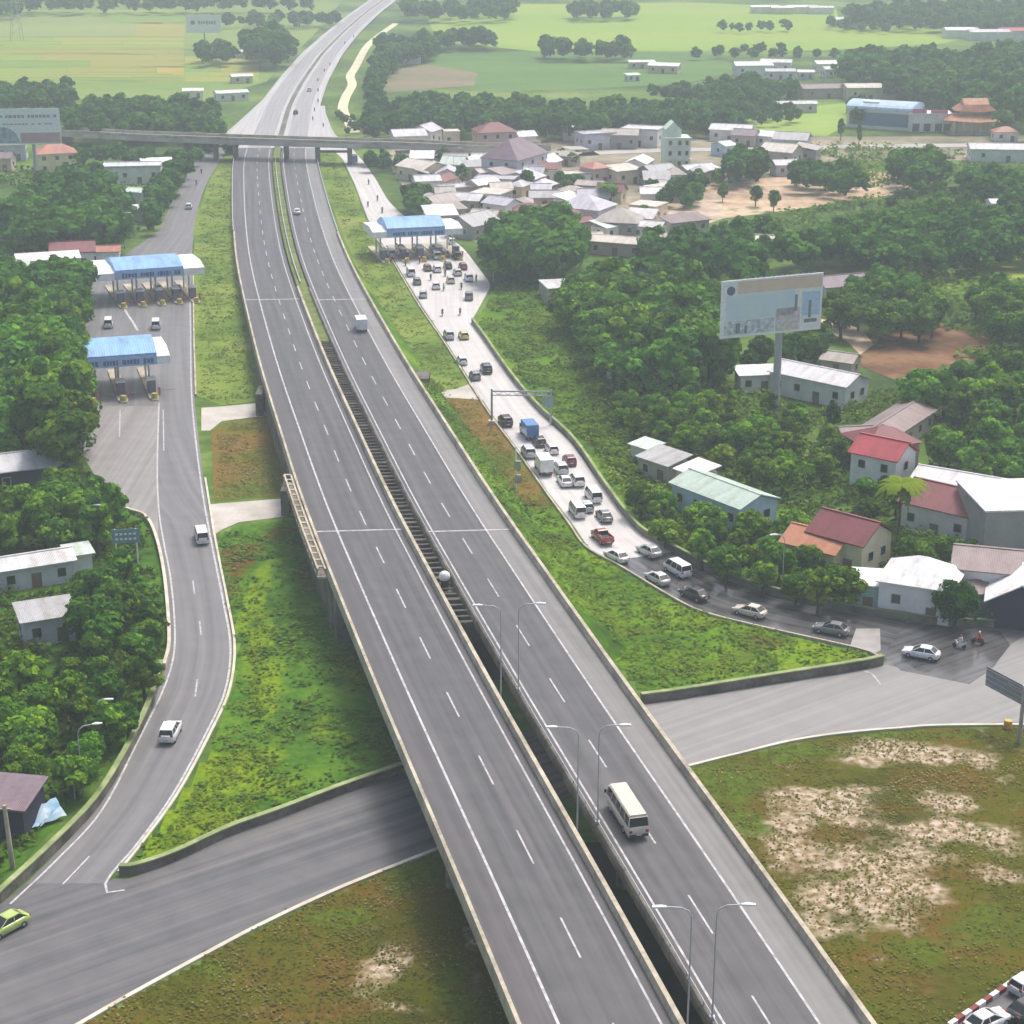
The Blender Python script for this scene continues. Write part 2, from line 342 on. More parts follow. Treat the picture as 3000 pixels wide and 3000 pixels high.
# verges
G_olive = [(.26, '#38390c'), (.42, '#474c0d'), (.55, '#535410'), (.66, '#604c1a'), (.8, '#77612f')]
G_dry = [(.3, '#565a10'), (.42, '#6b6415'), (.5, '#7a6428'), (.56, '#a8916a'), (.66, '#c7b597')]
G_lush = [(.3, '#34540f'), (.45, '#4a7010'), (.6, '#618414'), (.75, '#758f1c')]
G_mid = [(.3, '#2c4a14'), (.5, '#426a18'), (.7, '#5c8020')]
G_brown = [(.26, '#48601a'), (.42, '#5f671e'), (.54, '#735f26'), (.68, '#7d6232'), (.8, '#5c7424')]
G_up = [(.3, '#4f6a22'), (.45, '#647e2c'), (.6, '#768a36'), (.75, '#85874a')]
VERGE = {}
def verge(key, poly, z, stops, scale, fine, amt=.35):
    VERGE[key] = [P(u, v, 0) for u, v in poly]; return field('verge', poly, z, stops, scale, (1, 1, 1), fine, amt, bump=.6)
LIME = ([(.3, '#567210'), (.5, '#6a8410'), (.7, '#7e921a')], .25); BROWN = ([(.3, '#4c3d14'), (.5, '#5c491c'), (.7, '#6c5a2a')], .12); SAND = ([(.3, '#5f5a2c'), (.4, '#7f7152'), (.5, '#9b8b72'), (.6, '#b5a692'), (.75, '#c8bbaa')], .22); GREEN = ([(.3, '#3c4e12'), (.5, '#4c6014'), (.7, '#596c1a')], .12)
def spots(lst):
    """cover mask from (u, v, half width, half height, strength) spots given in the photo"""
    w = []
    for u, v, ru, rv, s_ in lst:
        c = P(u, v); a = P(u + ru, v) - c; b = P(u, v - rv) - c; w.append((c.x, c.y, a.length, b.length, s_))
    def f(x, y): 
        m = 0
        for cx_, cy_, rx, ry, s_ in w: m = max(m, s_ * math.exp(-(((x - cx_) / rx) ** 2 + ((y - cy_) / ry) ** 2) * .7))
        return m
    return f
def masked(key, poly, z, cell, base, covers, fns):
    VERGE[key] = [P(u, v, 0) for u, v in poly]
    mask_ground('verge', VERGE[key], z, cell, lambda x, y: tuple((fns[k](x, y) if k < len(fns) else 0.0) for k in range(3)), cover_mat('verge_' + key, base, covers))
masked('bottom_left', [(120, 3200), (222, 3004), (362, 2923), (569, 2810), (776, 2701), (1000, 2598), (1285, 2484), (1480, 2400), (1750, 3300)], .02, .8, G_olive, [SAND, BROWN, GREEN],
  [spots([(1120,2840,100,55,.62),(1040,2900,60,30,.45),(1390,2790,35,80,.6),(1220,2960,120,30,.4),(1180,2800,40,40,.45)]), spots([(900,2850,260,60,.6),(1200,2760,120,60,.55),(700,2960,300,40,.6),(1050,2960,200,40,.6)]), spots([(1250,2600,130,120,.62),(1330,2900,60,160,.6),(1000,2680,200,40,.5),(600,2850,120,30,.5)])])
masked('bottom_right', [(1850, 2330), (2010, 2246), (2155, 2211), (2362, 2164), (2621, 2136), (2932, 2125), (3300, 2125), (4300, 2125), (4300, 2200), (3700, 2474), (3130, 2776), (3010, 2852), (2785, 3012), (2700, 3120), (2500, 3300), (2200, 3000)], .02, .7, G_olive, [SAND, BROWN, GREEN],
  [spots([(2670,2205,202,29,1.16),(2560,2212,67,27,1.04),(2440,2360,101,54,1.16),(2300,2440,108,60,1.10),(2360,2520,81,60,0.92),(2350,2320,121,24,0.85),(2580,2530,162,54,1.04),(2660,2500,148,40,0.98),(2800,2440,148,37,1.16),(2930,2480,94,35,0.85),(2520,2620,175,54,0.98),(2420,2640,121,54,0.92),(2600,2590,135,40,1.04),(2640,2680,54,54,0.73),(2780,2350,81,35,0.79),(2870,2240,54,18,0.85),(2520,2310,108,21,0.79),(2290,2560,54,54,0.73),(2380,2720,81,40,0.61),(2920,2560,81,32,0.67),(2540,2790,67,40,0.49)]),
   spots([(2780,2280,160,40,.7),(2480,2450,120,30,.75),(2700,2380,160,30,.65),(2900,2640,120,40,.55),(2600,2880,160,50,.6),(2420,2840,80,60,.55),(2800,2560,120,30,.5),(2330,2520,60,50,.5)]), spots([(2120,2280,110,60,.8),(2350,2200,200,26,.75),(2600,2150,200,18,.7),(2200,2400,60,60,.7),(2900,2700,150,70,.75),(2700,2780,150,50,.6),(2500,2960,150,50,.6),(2900,2420,60,20,.6)])])
masked('middle_left', [(357, 2566), (420, 2468), (525, 2322), (604, 2200), (672, 2021), (688, 1892), (666, 1762), (634, 1590), (638, 1565), (690, 1538), (880, 1515), (1010, 1740), (1110, 2016), (1210, 2240), (1181, 2266), (1000, 2328), (828, 2390), (673, 2448), (518, 2520)], .02, .8, G_mid, [LIME, BROWN, LIME],
  [spots([(745,1760,30,90,1.1),(765,1880,34,90,1.2),(780,2000,36,80,1.2),(790,2080,40,40,.9),(600,2300,120,100,1.1),(700,2250,130,70,.9),(520,2420,110,80,1.2),(680,2380,90,60,1.0),(440,2500,70,50,1.1),(800,2330,80,40,.7)]), spots([(700,1640,46,46,.9),(680,1700,30,60,.7),(850,1560,110,26,.65),(900,1680,40,60,.5)]), spots([(1000,1980,60,60,.5),(960,2150,80,50,.45)])])
masked('middle_right', [(1470, 1478), (1560, 1470), (1590, 1430), (1666, 1532), (1718, 1605), (1823, 1662), (1978, 1758), (2070, 1799), (2231, 1838), (2513, 1905), (2576, 1930), (2576, 1944), (2259, 1998), (1890, 2054), (1780, 1920), (1600, 1680)], .02, .8, G_lush, [LIME, BROWN, GREEN],
  [spots([(2330,1900,200,40,.8),(2450,1930,100,20,.9),(1740,1640,60,60,.6),(1960,1800,120,40,.6),(2200,1960,200,24,.7)]), spots([(1560,1470,60,40,.8),(2260,1880,80,20,.6),(2080,1810,80,14,.5)]), spots([(1640,1600,60,80,.6),(2060,1960,120,40,.6),(1850,1850,90,50,.55),(2200,1900,60,24,.5)])])
verge('small_left', [(618, 1262), (650, 1240), (790, 1222), (830, 1300), (865, 1450), (700, 1462), (628, 1470)], .02, G_brown, .07, .8)
verge('upper_left', [(576, 1160), (570, 960), (570, 830), (568, 745), (576, 647), (606, 545), (652, 468), (680, 432), (690, 440), (690, 620), (702, 730), (728, 900), (770, 1100), (790, 1170), (650, 1188)], .02, G_up, .05, .6)
verge('upper_right', [(925, 440), (985, 450), (1036, 543), (1070, 642), (1095, 700), (1150, 770), (1230, 897), (1305, 1005), (1380, 1122), (1335, 1142), (1250, 1150), (1150, 1000), (1050, 800), (955, 560)], .02, G_up, .05, .6)
verge('small_right', [(1270, 1172), (1400, 1165), (1440, 1222), (1512, 1316), (1590, 1428), (1560, 1480), (1470, 1480), (1330, 1250)], .02, G_brown, .07, .8)
verge('right_of_ramp', [(1455, 835), (1395, 945), (1422, 988), (1505, 1104), (1580, 1197), (1684, 1295), (1785, 1435), (1890, 1564), (2010, 1630), (2110, 1685), (2300, 1740), (2500, 1700), (2300, 1500), (2000, 1250), (1850, 1080), (1700, 930), (1560, 800)], .02, G_lush, .06, .7)
verge('left_of_ramp', [(0, 2600), (366, 2200), (458, 2021), (490, 1918), (490, 1814), (478, 1690), (458, 1590), (425, 1525), (365, 1500), (305, 1436), (220, 1300), (0, 1350), (-300, 1700), (-300, 2700)], .02, G_mid, .06, .7)

# ------------------------------------------------------------------ roads
def asphalt(name, lo, hi, rough=.55, spec=.3): return mat(name, [(.3, lo), (.7, hi)], scale=1.0, stretch=(1.1, .018, 1), coord='uv', rough=rough, spec=spec, fine=.35, fine_amt=.38, detail=4)
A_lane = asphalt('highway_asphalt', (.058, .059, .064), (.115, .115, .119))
A_sho = asphalt('shoulder_asphalt', (.066, .064, .07), (.108, .104, .11))
A_shr = asphalt('pale_shoulder', (.155, .155, .155), (.24, .235, .23))
A_ramp = asphalt('ramp_asphalt', (.13, .13, .138), (.2, .198, .2))
A_cross = asphalt('cross_road_asphalt', (.075, .079, .088), (.155, .152, .152))
A_conc = asphalt('bright_concrete', (.46, .45, .44), (.6, .585, .57), .8, .2)
A_wet = asphalt('wet_asphalt', (.03, .031, .036), (.14, .138, .138), .14, .5)
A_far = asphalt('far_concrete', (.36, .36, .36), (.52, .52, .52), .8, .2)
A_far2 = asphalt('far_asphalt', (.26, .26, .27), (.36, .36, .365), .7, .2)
M_line = mat('road_paint', [(.28, (.26, .26, .27)), (.5, (.46, .46, .47)), (.75, (.6, .6, .6))], scale=1.5, rough=.6)
M_conc = mat('barrier_concrete', [(.3, '#8f887a'), (.55, '#b5ad9a'), (.75, '#c6bfab')], scale=.25, fine=2, fine_amt=.4, rough=.85)
M_cdark = mat('stained_concrete', [(.3, '#4c4a42'), (.6, '#77736a'), (.8, '#8f8a7e')], scale=.3, fine=2, fine_amt=.4, rough=.9)
M_kerb = mat('pale_kerb', [(.3, '#b5ae9c'), (.7, '#d8d2c4')], scale=.5, rough=.8)
M_steel = paint('galvanised_steel', (.42, .44, .46), .45, .5, .5)
M_white = paint('white_paint', (.78, .78, .78), .4)
M_soil_shade = mat('soil_and_painted_shade', [(.3, '#14120f'), (.6, '#221e18'), (.8, '#332b22')], scale=.4, rough=.95)  # channel soil, also painted shade under the viaduct and in the underpasses

Yr = np.concatenate([np.arange(70, 700, 4), np.arange(700, 2600, 20)])
def hrows(offs, ys, dz=0): return [[hx(y, o, dz) for o in offs] for y in ys]
Y1 = Yr[Yr <= 624]; Y2 = Yr[Yr >= 620]
hw_l = ribbon('highway', hrows([-13.0, -9.8, -2.2, -1.35], Y1), [A_sho, A_lane], [0, 1, 0])
hw_r = ribbon('highway', hrows([1.7, 2.5, 9.5, 13.0], Y1), [A_shr, A_lane, A_sho], [2, 1, 0])
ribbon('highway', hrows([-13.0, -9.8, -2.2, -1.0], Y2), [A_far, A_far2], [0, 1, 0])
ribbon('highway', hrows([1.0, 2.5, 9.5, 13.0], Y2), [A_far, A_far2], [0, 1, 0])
def stripe(parent, o, w, y0, y1, dash=None, phase=0):
    mb = MB()
    if dash:
        ys = []; y = y0 + ((phase - y0) % dash[1])
        while y < y1: ys.append((y, y + dash[0])); y += dash[1]
    else: ys = [(a, min(a + 8, y1)) for a in np.arange(y0, y1, 8)]
    for a, b in ys: mb.quad(hx(a, o - w / 2, .012), hx(a, o + w / 2, .012), hx(b, o + w / 2, .012), hx(b, o - w / 2, .012))
    return mb.build('lane_line', M_line, parent)
ph_l = PH(1526, 2480).y - 3; ph_r = PH(1758, 2207).y - 3
stripe(hw_l, -9.8, .24, 72, 620); stripe(hw_l, -2.2, .2, 72, 620); stripe(hw_l, -5.75, .17, 72, 620, (6, 14.8), ph_l)
stripe(hw_r, 2.45, .2, 72, 620); stripe(hw_r, 9.5, .22, 72, 620); stripe(hw_r, 5.8, .17, 72, 620, (6, 14.8), ph_r)
mb = MB()
for y in (228, 384):
    for a, b in ((-13, -1.3), (1.6, 13)):
        dy = .35 if y < 300 else .5
        mb.quad(hx(y, a, .008), hx(y + 1, b, .008), hx(y + 1 + dy, b, .008), hx(y + dy, a, .008))
mb.build('expansion_joint', M_line, hw_l)

# viaduct under the near part, embankment behind it
def slab(mb, o0, o1, ys, top, bot, m=0):
    rings = [[hx(y, o0, bot), hx(y, o1, bot), hx(y, o1, top), hx(y, o0, top)] for y in ys]; mb.loft([[tuple(p) for p in r] for r in rings], m)
via = empty('viaduct', (0, 150, 0)); tag(via, 'long concrete viaduct carrying the main highway over the cross road', 'viaduct')
via.location = (0, 0, 0)
yv = np.arange(70, 210.1, 5)
for o0, o1 in ((-13.1, -.85), (1.25, 13.1)):
    mb = MB(); slab(mb, o0, o1, yv, -.02, -.5); slab(mb, o0 + 1.6, o1 - 1.6, yv, -.52, -1.5); mb.build('deck', M_cdark, via)
for y in (84, 118, 150):
    for o0 in (-11, -4, 4.5, 11):
        p = hx(y, o0); mb = MB(); mb.cyl((p.x, p.y, -.1), (p.x, p.y, p.z - 1.5), .75, .75, 14); mb.build('pier', M_cdark, via)
mb = MB(); slab(mb, -13, 13, [207, 210], -.6, -8); mb.build('abutment', M_cdark, via)
ye = np.arange(210, 481, 5.0)
mb = MB(); slab(mb, -13.15, -12.6, ye, -.03, -7.5); w = mb.build('retaining_wall', M_cdark); tag(w, 'tall grey retaining wall along the left edge of the raised highway', 'wall')
M_slope = mat('grass_slope', G_lush, scale=.06, fine=.8, fine_amt=.4, rough=.9, spec=.1, bump=.5)
ysl = np.arange(207, 482, 4.0); c0 = hx(207, 13.1, -.15)
ribbon('embankment', [[c0, c0 + Vector((.4 * zh(207) * 1.3 * math.cos(t), .4 * zh(207) * 1.3 * math.sin(t), -.4 * zh(207))), c0 + Vector((1.3 * zh(207) * math.cos(t), 1.3 * zh(207) * math.sin(t), -zh(207)))] for t in np.linspace(-2.6, .01, 12)], M_slope)
ribbon('embankment', [[hx(y, 13.1, -.15), hx(y, 13.1, -.15) + Vector((.4 * zh(y) * 1.3, 0, -.4 * zh(y))), hx(y, 13.1, -.15) + Vector((1.3 * zh(y), 0, -zh(y)))] for y in ysl], M_slope)
for a_, b_ in ((70, 160), (196, 209)): ribbon('painted_gap_shade', [[hx(y, o) * 1 - Vector((0, 0, zh(y) - .03)) for o in (-6, 0, 6)] for y in np.arange(a_, b_, 4)], M_soil_shade)  # dark sheets painting the shade below the viaduct gap onto the ground
# median: a sunken channel with struts, then a planted strip
ribbon('median_channel', hrows([-.7, .3, 1.2], np.arange(208, 345, 4), -1.3), M_soil_shade)
ribbon('median_strip', hrows([-.9, .2, 1.3], np.arange(343, 624, 4), .05), mat('median_planting', [(.3, '#4c5a2a'), (.6, '#6a7a3a'), (.8, '#877a5a')], scale=.3, fine=2, rough=.9))
ribbon('median_strip', hrows([-1.0, 0, 1.0], np.arange(620, 2500, 20), .02), mat('far_median', [(.3, '#55584e'), (.7, '#777a70')], scale=.05, rough=.9))
M_strut = mat('weathered_strut', [(.3, '#5f5b54'), (.7, '#8a857c')], .4, rough=.9)
mf = empty('median_frame', tuple(hx(240, .2))); tag(mf, 'ladder of pale concrete struts bridging the dark gap between the carriageways', 'strut frame')
b0 = mf.location.copy()
for k, y in enumerate(np.arange(197, 343, 1.75)):
    mb = MB(); a, b = hx(y, -.75, -.12) - b0, hx(y + .25, 1.3, -.12) - b0; mb.cyl(a, b, .14 if k % 4 else .24, None, 6); mb.build('strut', M_strut, mf)
def barrier(name, o0, o1, y0, y1, h, label, m=M_conc, rail=None, posts=0, cat='barrier'):
    e = empty(name, tuple(hx((y0 + min(y1, 250)) / 2, (o0 + o1) / 2))); b = e.location.copy(); tag(e, label, cat)
    ys = np.arange(y0, y1, 4.0); mb = MB(); om = (o0 + o1) / 2
    mb.loft([[tuple(q - b) for q in (hx(y, o0, -.5), hx(y, o1, -.5), hx(y, o1, .25), hx(y, om + (o1 - o0) * .3, h), hx(y, om - (o1 - o0) * .3, h), hx(y, o0, .25))] for y in ys]); mb.build('wall', m, e)
    if rail:
        mb = MB()
        for y in np.arange(y0, min(y1, 330), 4.0): mb.box(tuple(hx(y, om, h + rail / 2) - b), (.08, .08, rail), 0)
        mb.tube([hx(y, om, h + rail) - b for y in ys[::2]], .05, 5); mb.build('handrail', M_steel, e)
    return e
barrier('concrete_barrier', -13.25, -12.7, 72, 470, .85, 'pale concrete barrier on the left outer edge of the highway')
barrier('concrete_barrier', -1.35, -.65, 72, 400, .8, 'stained concrete barrier on the left side of the median gap')
barrier('concrete_barrier', 1.2, 1.75, 72, 400, .55, 'grey median barrier with a steel handrail on the right side of the gap', M_cdark, .35)
barrier('concrete_barrier', 12.6, 13.3, 72, 470, .9, 'pale beige concrete barrier on the right outer edge of the highway')
M_rail = paint('rail_metal', (.5, .52, .52), .4, .5, .4)
def guardrail(path, label, h=.75, step=4):
    e = empty('guardrail', tuple(path[0])); b = e.location.copy(); tag(e, label, 'guardrail'); mb = MB()
    mb.box((0, 0, h / 2 - .1), (.12, .12, h + .2)); po = mb.build('post', M_steel, e)
    for p in path[step::step]: c = po.copy(); COL.objects.link(c); c.location = p - b
    mb = MB(); wall_along(mb, [p - b for p in path], -.1, .1, h - .35, h); mb.build('rail', M_rail, e)
guardrail([hx(y, -13.1) for y in np.arange(470, 612, 3)], 'thin steel guardrail on the far left edge of the highway')
guardrail([hx(y, 13.1) for y in np.arange(470, 612, 3)], 'thin steel guardrail on the far right edge of the highway')
guardrail([hx(y, 0) for y in np.arange(402, 600, 3)], 'low steel guardrail in the planted median strip', .6)
# open balustrade standing outside the left barrier
e = empty('balustrade', tuple(hx(232, -14.2))); tag(e, 'short pale balustrade with dark openings outside the left highway barrier', 'balustrade'); b = e.location.copy()
mb = MB(); slab(mb, -14.5, -13.3, np.arange(212, 254, 3), -.3, -.55); [setattr(mb, 'V', [tuple(Vector(v) - b) for v in mb.V])]; mb.build('ledge', M_conc, e)
for o in (-14.4, -13.5):
    mb = MB(); slab(mb, o - .12, o + .12, np.arange(212, 254, 3), .85, .65); mb.V = [tuple(Vector(v) - b) for v in mb.V]; mb.build('coping', M_conc, e)
for y in np.arange(213, 253, 2.4): mb = MB(); mb.box(tuple(hx(y, -14.4, .18) - b), (.3, .7, .95)); mb.box(tuple(hx(y, -13.95, .72) - b), (.9, .4, .12)); mb.build('baluster', M_conc, e)

# ramps
LRr = [(673,424),(647,466),(600,543),(569,647),(562,745),(563,829),(564,959),(569,1166),(595,1400),(626,1581),(662,1762),(683,1892),(668,2021),(611,2151),(518,2324),(414,2469),(342,2552),(305,2588)]
LRl = [(606,424),(543,518),(497,606),(466,678),(373,740),(300,790),(274,824),(233,979),(205,1100),(205,1250),(228,1290),(305,1428),(373,1493),(430,1519),(466,1586),(487,1690),(499,1814),(497,1918),(466,2021),(393,2166),(285,2371),(155,2510),(60,2606)]
RRl = [(973,440),(1000,456),(1041,543),(1078,642),(1110,700),(1155,762),(1233,892),(1310,1005),(1388,1130),(1445,1218),(1518,1316),(1595,1426)]
RRr = [(1035,440),(1067,476),(1103,528),(1135,585),(1180,632),(1300,680),(1362,731),(1440,835),(1380,943),(1414,990),(1492,1104),(1569,1197),(1673,1295),(1771,1435)]
def edge(lst, vs): a = np.array(lst); return np.interp(vs, a[:, 1], a[:, 0])
vs = np.concatenate([np.arange(424, 1520, 8), np.arange(1520, 2590, 10), [2588]])
def smooth(u, n=2): k = np.ones(2 * n + 1) / (2 * n + 1); return np.convolve(np.pad(u, n, mode='reflect', reflect_type='odd'), k, 'valid')
ul, ur = smooth(edge(LRl, vs)), smooth(edge(LRr, vs), 4)
def prow(a, b, n=5, z=.03): 
    A, B = P(*a, z), P(*b, z); return [A.lerp(B, k / n) for k in range(n + 1)]
rl = [prow((a, v), (c, v)) for a, c, v in zip(ul, ur, vs)]
exit_ramp = ribbon('exit_ramp', rl, A_ramp)
LPATH = [P((a + c) / 2, v) for a, c, v in zip(ul, ur, vs)]
vr = np.arange(440, 1430, 8.0); vr2 = vr
a_, b_ = smooth(edge(RRl, vr)), smooth(edge(RRr, vr), 1)
rr = [prow((a, v), (c, v)) for a, c, v in zip(a_, b_, vr)]
PRS = [((1600,1434),(1778,1445)),((1673,1529),(1862,1550)),((1725,1602),(1938,1600)),((1775,1634),(1980,1624)),((1828,1659),(2015,1644)),((1905,1706),(2060,1670)),((1983,1752),(2115,1697)),((2072,1793),(2205,1727)),((2233,1834),(2335,1764)),((2400,1868),(2450,1790)),((2518,1897),(2560,1806)),((2585,1923),(2660,1818))]
lo_ = spline([P(*a, .03) for a, b in PRS], 40); hi_ = spline([P(*b, .03) for a, b in PRS], 40)
rr2 = [[A.lerp(B, k / 5) for k in range(6)] for A, B in zip(lo_, hi_)]
entry_ramp = ribbon('entry_ramp', rr + rr2[:17], A_conc)
ribbon('entry_ramp', rr2[16:], A_wet)
RPATH = [P((a + c) / 2, v) for a, c, v in zip(a_, b_, vr)] + [A.lerp(B, .5) for A, B in zip(lo_, hi_)]
# merging lanes beyond the flyover
for sgn, pts in ((-1, [(606,424),(640,400),(668,383),(750,310),(823,243)]), (1, [(1035,440),(1000,408),(978,388),(956,335),(952,310)])):
    ed = spline([P(u, v, .85) for u, v in pts], 30); ys = [max(q.y, 560) for q in ed]
    ribbon('merging_lane', [[q, hx(max(q.y, 596), sgn * 12.9, -.01)] for q in ed], A_far)
ribbon('merging_lane', [[P(606, 424, .03), P(673, 424, .03)], [P(640, 402, .5), P(700, 402, .6)], [P(668, 383, .83), P(720, 383, .83)]], A_far)
# cross road and junction
dirx = P(2362, 2158) - P(569, 2806)
crossroad = sheet('cross_road', [P(*q) for q in [(-500,2860),(-120,2735),(40,2620),(160,2508),(305,2588),(335,2574),(380,2574),(518,2520),(673,2448),(828,2392),(1000,2325),(1181,2262),(1330,2205),(1500,2150),(1700,2100),(1885,2060),(2000,2046),(2259,2004),(2518,1963),(2585,1950),(2600,1930),(2585,1923),(2660,1818),(2776,1831),(3000,1837),(4300,1840),(4300,2122),(3100,2119),(2932,2119),(2621,2130),(2362,2158),(2155,2205),(2021,2240),(1700,2320),(1450,2412),(1285,2480),(1000,2594),(776,2697),(569,2806),(362,2919),(222,3000),(60,3100),(-100,3300),(-500,3400)]], .018, A_cross, dirx)
A_pale = asphalt('pale_cross_road', (.2, .2, .2), (.275, .27, .262))
sheet('cross_road', pp([(1700,2102),(1885,2064),(2000,2050),(2259,2008),(2518,1967),(2600,1948),(2760,1990),(2900,1970),(2960,1890),(3020,1850),(4300,1842),(4300,2120),(3100,2117),(2932,2117),(2621,2128),(2362,2156),(2155,2203),(2021,2238),(1700,2318)]), .021, A_pale, dirx)
sheet('wet_patch', pp([(2590,1926),(2600,1862),(2662,1822),(2776,1836),(2930,1850),(2960,1890),(2900,1965),(2840,2005),(2740,1985),(2640,1965)]), .024, A_wet, dirx)
sheet('concrete_patch', pp([(2490,1895),(2508,1842),(2578,1842),(2580,1905),(2560,1916)]), .04, mat('light_patch', [(.3, (.26, .25, .24)), (.7, (.38, .365, .35))], .5))
sheet('side_road', pp([(2690,3125),(2792,3004),(3012,2856),(3130,2780),(3700,2480),(4300,2206),(4300,2700),(3500,3300),(2800,3300)]), .015, A_cross, (1, 1))
sheet('toll_apron', pp([(212,1288),(300,1428),(373,1494),(430,1520),(464,1572),(459,1400),(460,1300),(464,1190),(208,1190)]), .036, asphalt('apron_concrete', (.2, .19, .185), (.29, .28, .27)), (0, 1))
# access paths through underpasses
M_path = mat('path_concrete', [(.3, '#a9a49c'), (.7, '#c9c4bc')], scale=.2, fine=1.5, rough=.85)
sheet('path', pp([(590,1262),(590,1195),(640,1192),(770,1180),(800,1196),(800,1216),(650,1234),(615,1262)]), .026, M_path)
sheet('path', pp([(612,1478),(840,1460),(880,1478),(885,1508),(700,1530),(650,1552),(622,1570)]), .026, M_path)
sheet('path', pp([(1250,1150),(1335,1140),(1384,1122),(1418,1172),(1330,1166),(1262,1166)]), .026, M_path)
ribbon('dirt_path', [[p, q] for p, q in zip(offset(spline(pp([(1160,68),(1105,108),(1072,140),(1042,195),(1026,222),(1032,248),(1014,282),(1004,318),(1018,350),(1040,388)], .03), 40), -2), offset(spline(pp([(1160,68),(1105,108),(1072,140),(1042,195),(1026,222),(1032,248),(1014,282),(1004,318),(1018,350),(1040,388)], .03), 40), 2))], mat('pale_track', [(0, '#d5cfae')], .1))
for (u, v, rz) in ((812, 1205, 0), (878, 1494, 0), (1268, 1158, 0)):
    p = P(u, v); y = p.y; left = u < 1000; q = hx(y, -13.2 if left else 13.4); e = empty('underpass', (q.x, y, 0)); tag(e, {812: 'dark underpass mouth where the farther left access path meets the highway', 878: 'dark underpass mouth where the nearer left access path meets the highway', 1268: 'dark underpass mouth on the right side of the highway below the gantry'}[u], 'underpass'); s = -1 if left else 1
    L_ = 1.2 if left else zh(y) * 1.3 - 3
    mb = MB(); mb.box((s * L_ / 2, 2.6, 1.7), (L_, .5, 3.4)); mb.box((s * L_ / 2, -2.6, 1.7), (L_, .5, 3.4)); mb.box((s * L_ / 2, 0, 3.65), (L_, 5.7, .5)); mb.build('portal', M_cdark, e)
    mb = MB(); mb.box((s * .12, 0, 1.6), (.2, 4.7, 3.2)); mb.build('opening', M_soil_shade, e)  # near-black panel, the tunnel's inner shade put in as colour

# lane paint on the ramps
def paint_line(parent, pts, w=.2, n=60, z=.045):
    pa = spline(pp(pts, z), n); a, b = offset(pa, -w / 2), offset(pa, w / 2); mb = MB()
    for i in range(len(pa) - 1): mb.quad(a[i], a[i + 1], b[i + 1], b[i])
    mb.build('lane_line', M_line, parent)
paint_line(exit_ramp, [(556,840),(558,960),(562,1166),(587,1400),(618,1581),(654,1762),(675,1892),(660,2021),(602,2151),(508,2324),(404,2469),(332,2552),(308,2590),(306,2606),(318,2616),(340,2612),(365,2607)], .25, 160)
paint_line(exit_ramp, [(466,1180),(462,1300),(461,1400),(466,1500),(480,1590),(499,1690),(511,1814),(509,1918),(478,2021),(407,2166),(300,2371),(170,2515),(30,2648)], .22, 140)
paint_line(exit_ramp, [(478,1200),(480,1320)], .18, 10); paint_line(exit_ramp, [(352,1200),(350,1280)], .2, 10)
for a, b in (((565,1700),(570,1740)),((585,1820),(589,1860)),((578,1990),(572,2040)),((262,2508),(184,2590)),((530,2110),(515,2150))): paint_line(exit_ramp, [a, ((a[0]+b[0])/2,(a[1]+b[1])/2), b], .18, 8)
paint_line(exit_ramp, [(362,880),(368,910),(390,945),(403,968)], .5, 14)
paint_line(entry_ramp, [(1084,640),(1160,762),(1238,892),(1316,1005),(1394,1130),(1451,1218),(1524,1316),(1602,1430)], .22, 80)
paint_line(crossroad, [(2530,1965),(2555,1975),(2580,2005)], .2, 12)

# walls and kerbs
def low_wall(name, pts, h, t, label, cat='wall', m=M_cdark, cap=M_kerb, n=70, side=1, capw=None):
    pa = spline(pp(pts), n); e = empty(name, tuple(pa[n // 2])); b = e.location.copy(); tag(e, label, cat); pa = [p - b for p in pa]
    mb = MB(); wall_along(mb, pa, 0, t * side, -.1, h); mb.build('wall', m, e)
    if cap: mb = MB(); wall_along(mb, pa, -.06 * side, (t + .06) * side, h + .002, h + .14); mb.build('coping', cap, e)
M_moss = mat('mossy_coping', [(.3, '#6f8050'), (.6, '#94a070'), (.8, '#b3b594')], scale=.4, fine=2, rough=.9)
low_wall('parapet', [(-60,2722),(0,2650),(160,2500),(290,2362),(388,2200),(452,2060),(478,1960)], 1.1, .5, 'dark low parapet with mossy top along the outside of the left exit ramp', cap=M_moss, side=-1)
low_wall('parapet', [(478,1960),(492,1900),(490,1814),(478,1690),(457,1590),(425,1524),(368,1500)], .6, .3, 'low pale kerb wall between the exit ramp and the left thicket', m=M_conc, side=1)
low_wall('parapet', [(350,2566),(400,2562),(518,2522),(673,2450),(828,2394),(1000,2328),(1181,2264)], .95, .5, 'mossy low wall below the bright green triangle beside the cross road', cap=M_moss, side=-1)
low_wall('parapet', [(1880,2062),(2000,2046),(2259,2004),(2518,1963),(2588,1948)], 1.1, .5, 'mossy low wall below the right green wedge along the cross road', cap=M_moss, side=-1)
low_wall('boundary_wall', [(1386,946),(1420,992),(1500,1106),(1578,1199),(1682,1297),(1780,1437),(1868,1550),(1944,1598),(2020,1640),(2120,1692),(2210,1724),(2340,1760),(2560,1803),(2665,1816),(2780,1830),(3000,1836),(4300,1838)], 1.0, .35, 'long grey boundary wall following the outer edge of the queueing ramp', n=160, m=mat('boundary_grey', [(.3, '#5c5a50'), (.7, '#8b887a')], .3), cap=M_moss, side=1)
low_wall('kerb', [(200,3016),(222,3004),(362,2923),(569,2810),(776,2701),(1000,2598),(1285,2484)], .2, .45, 'pale ragged kerb between the cross road and the brown grass', 'kerb', M_kerb, None)
low_wall('kerb', [(2015,2244),(2155,2209),(2362,2162),(2621,2134),(2932,2123),(4300,2123)], .2, .4, 'pale kerb along the top of the dry grass on the right', 'kerb', M_kerb, None)
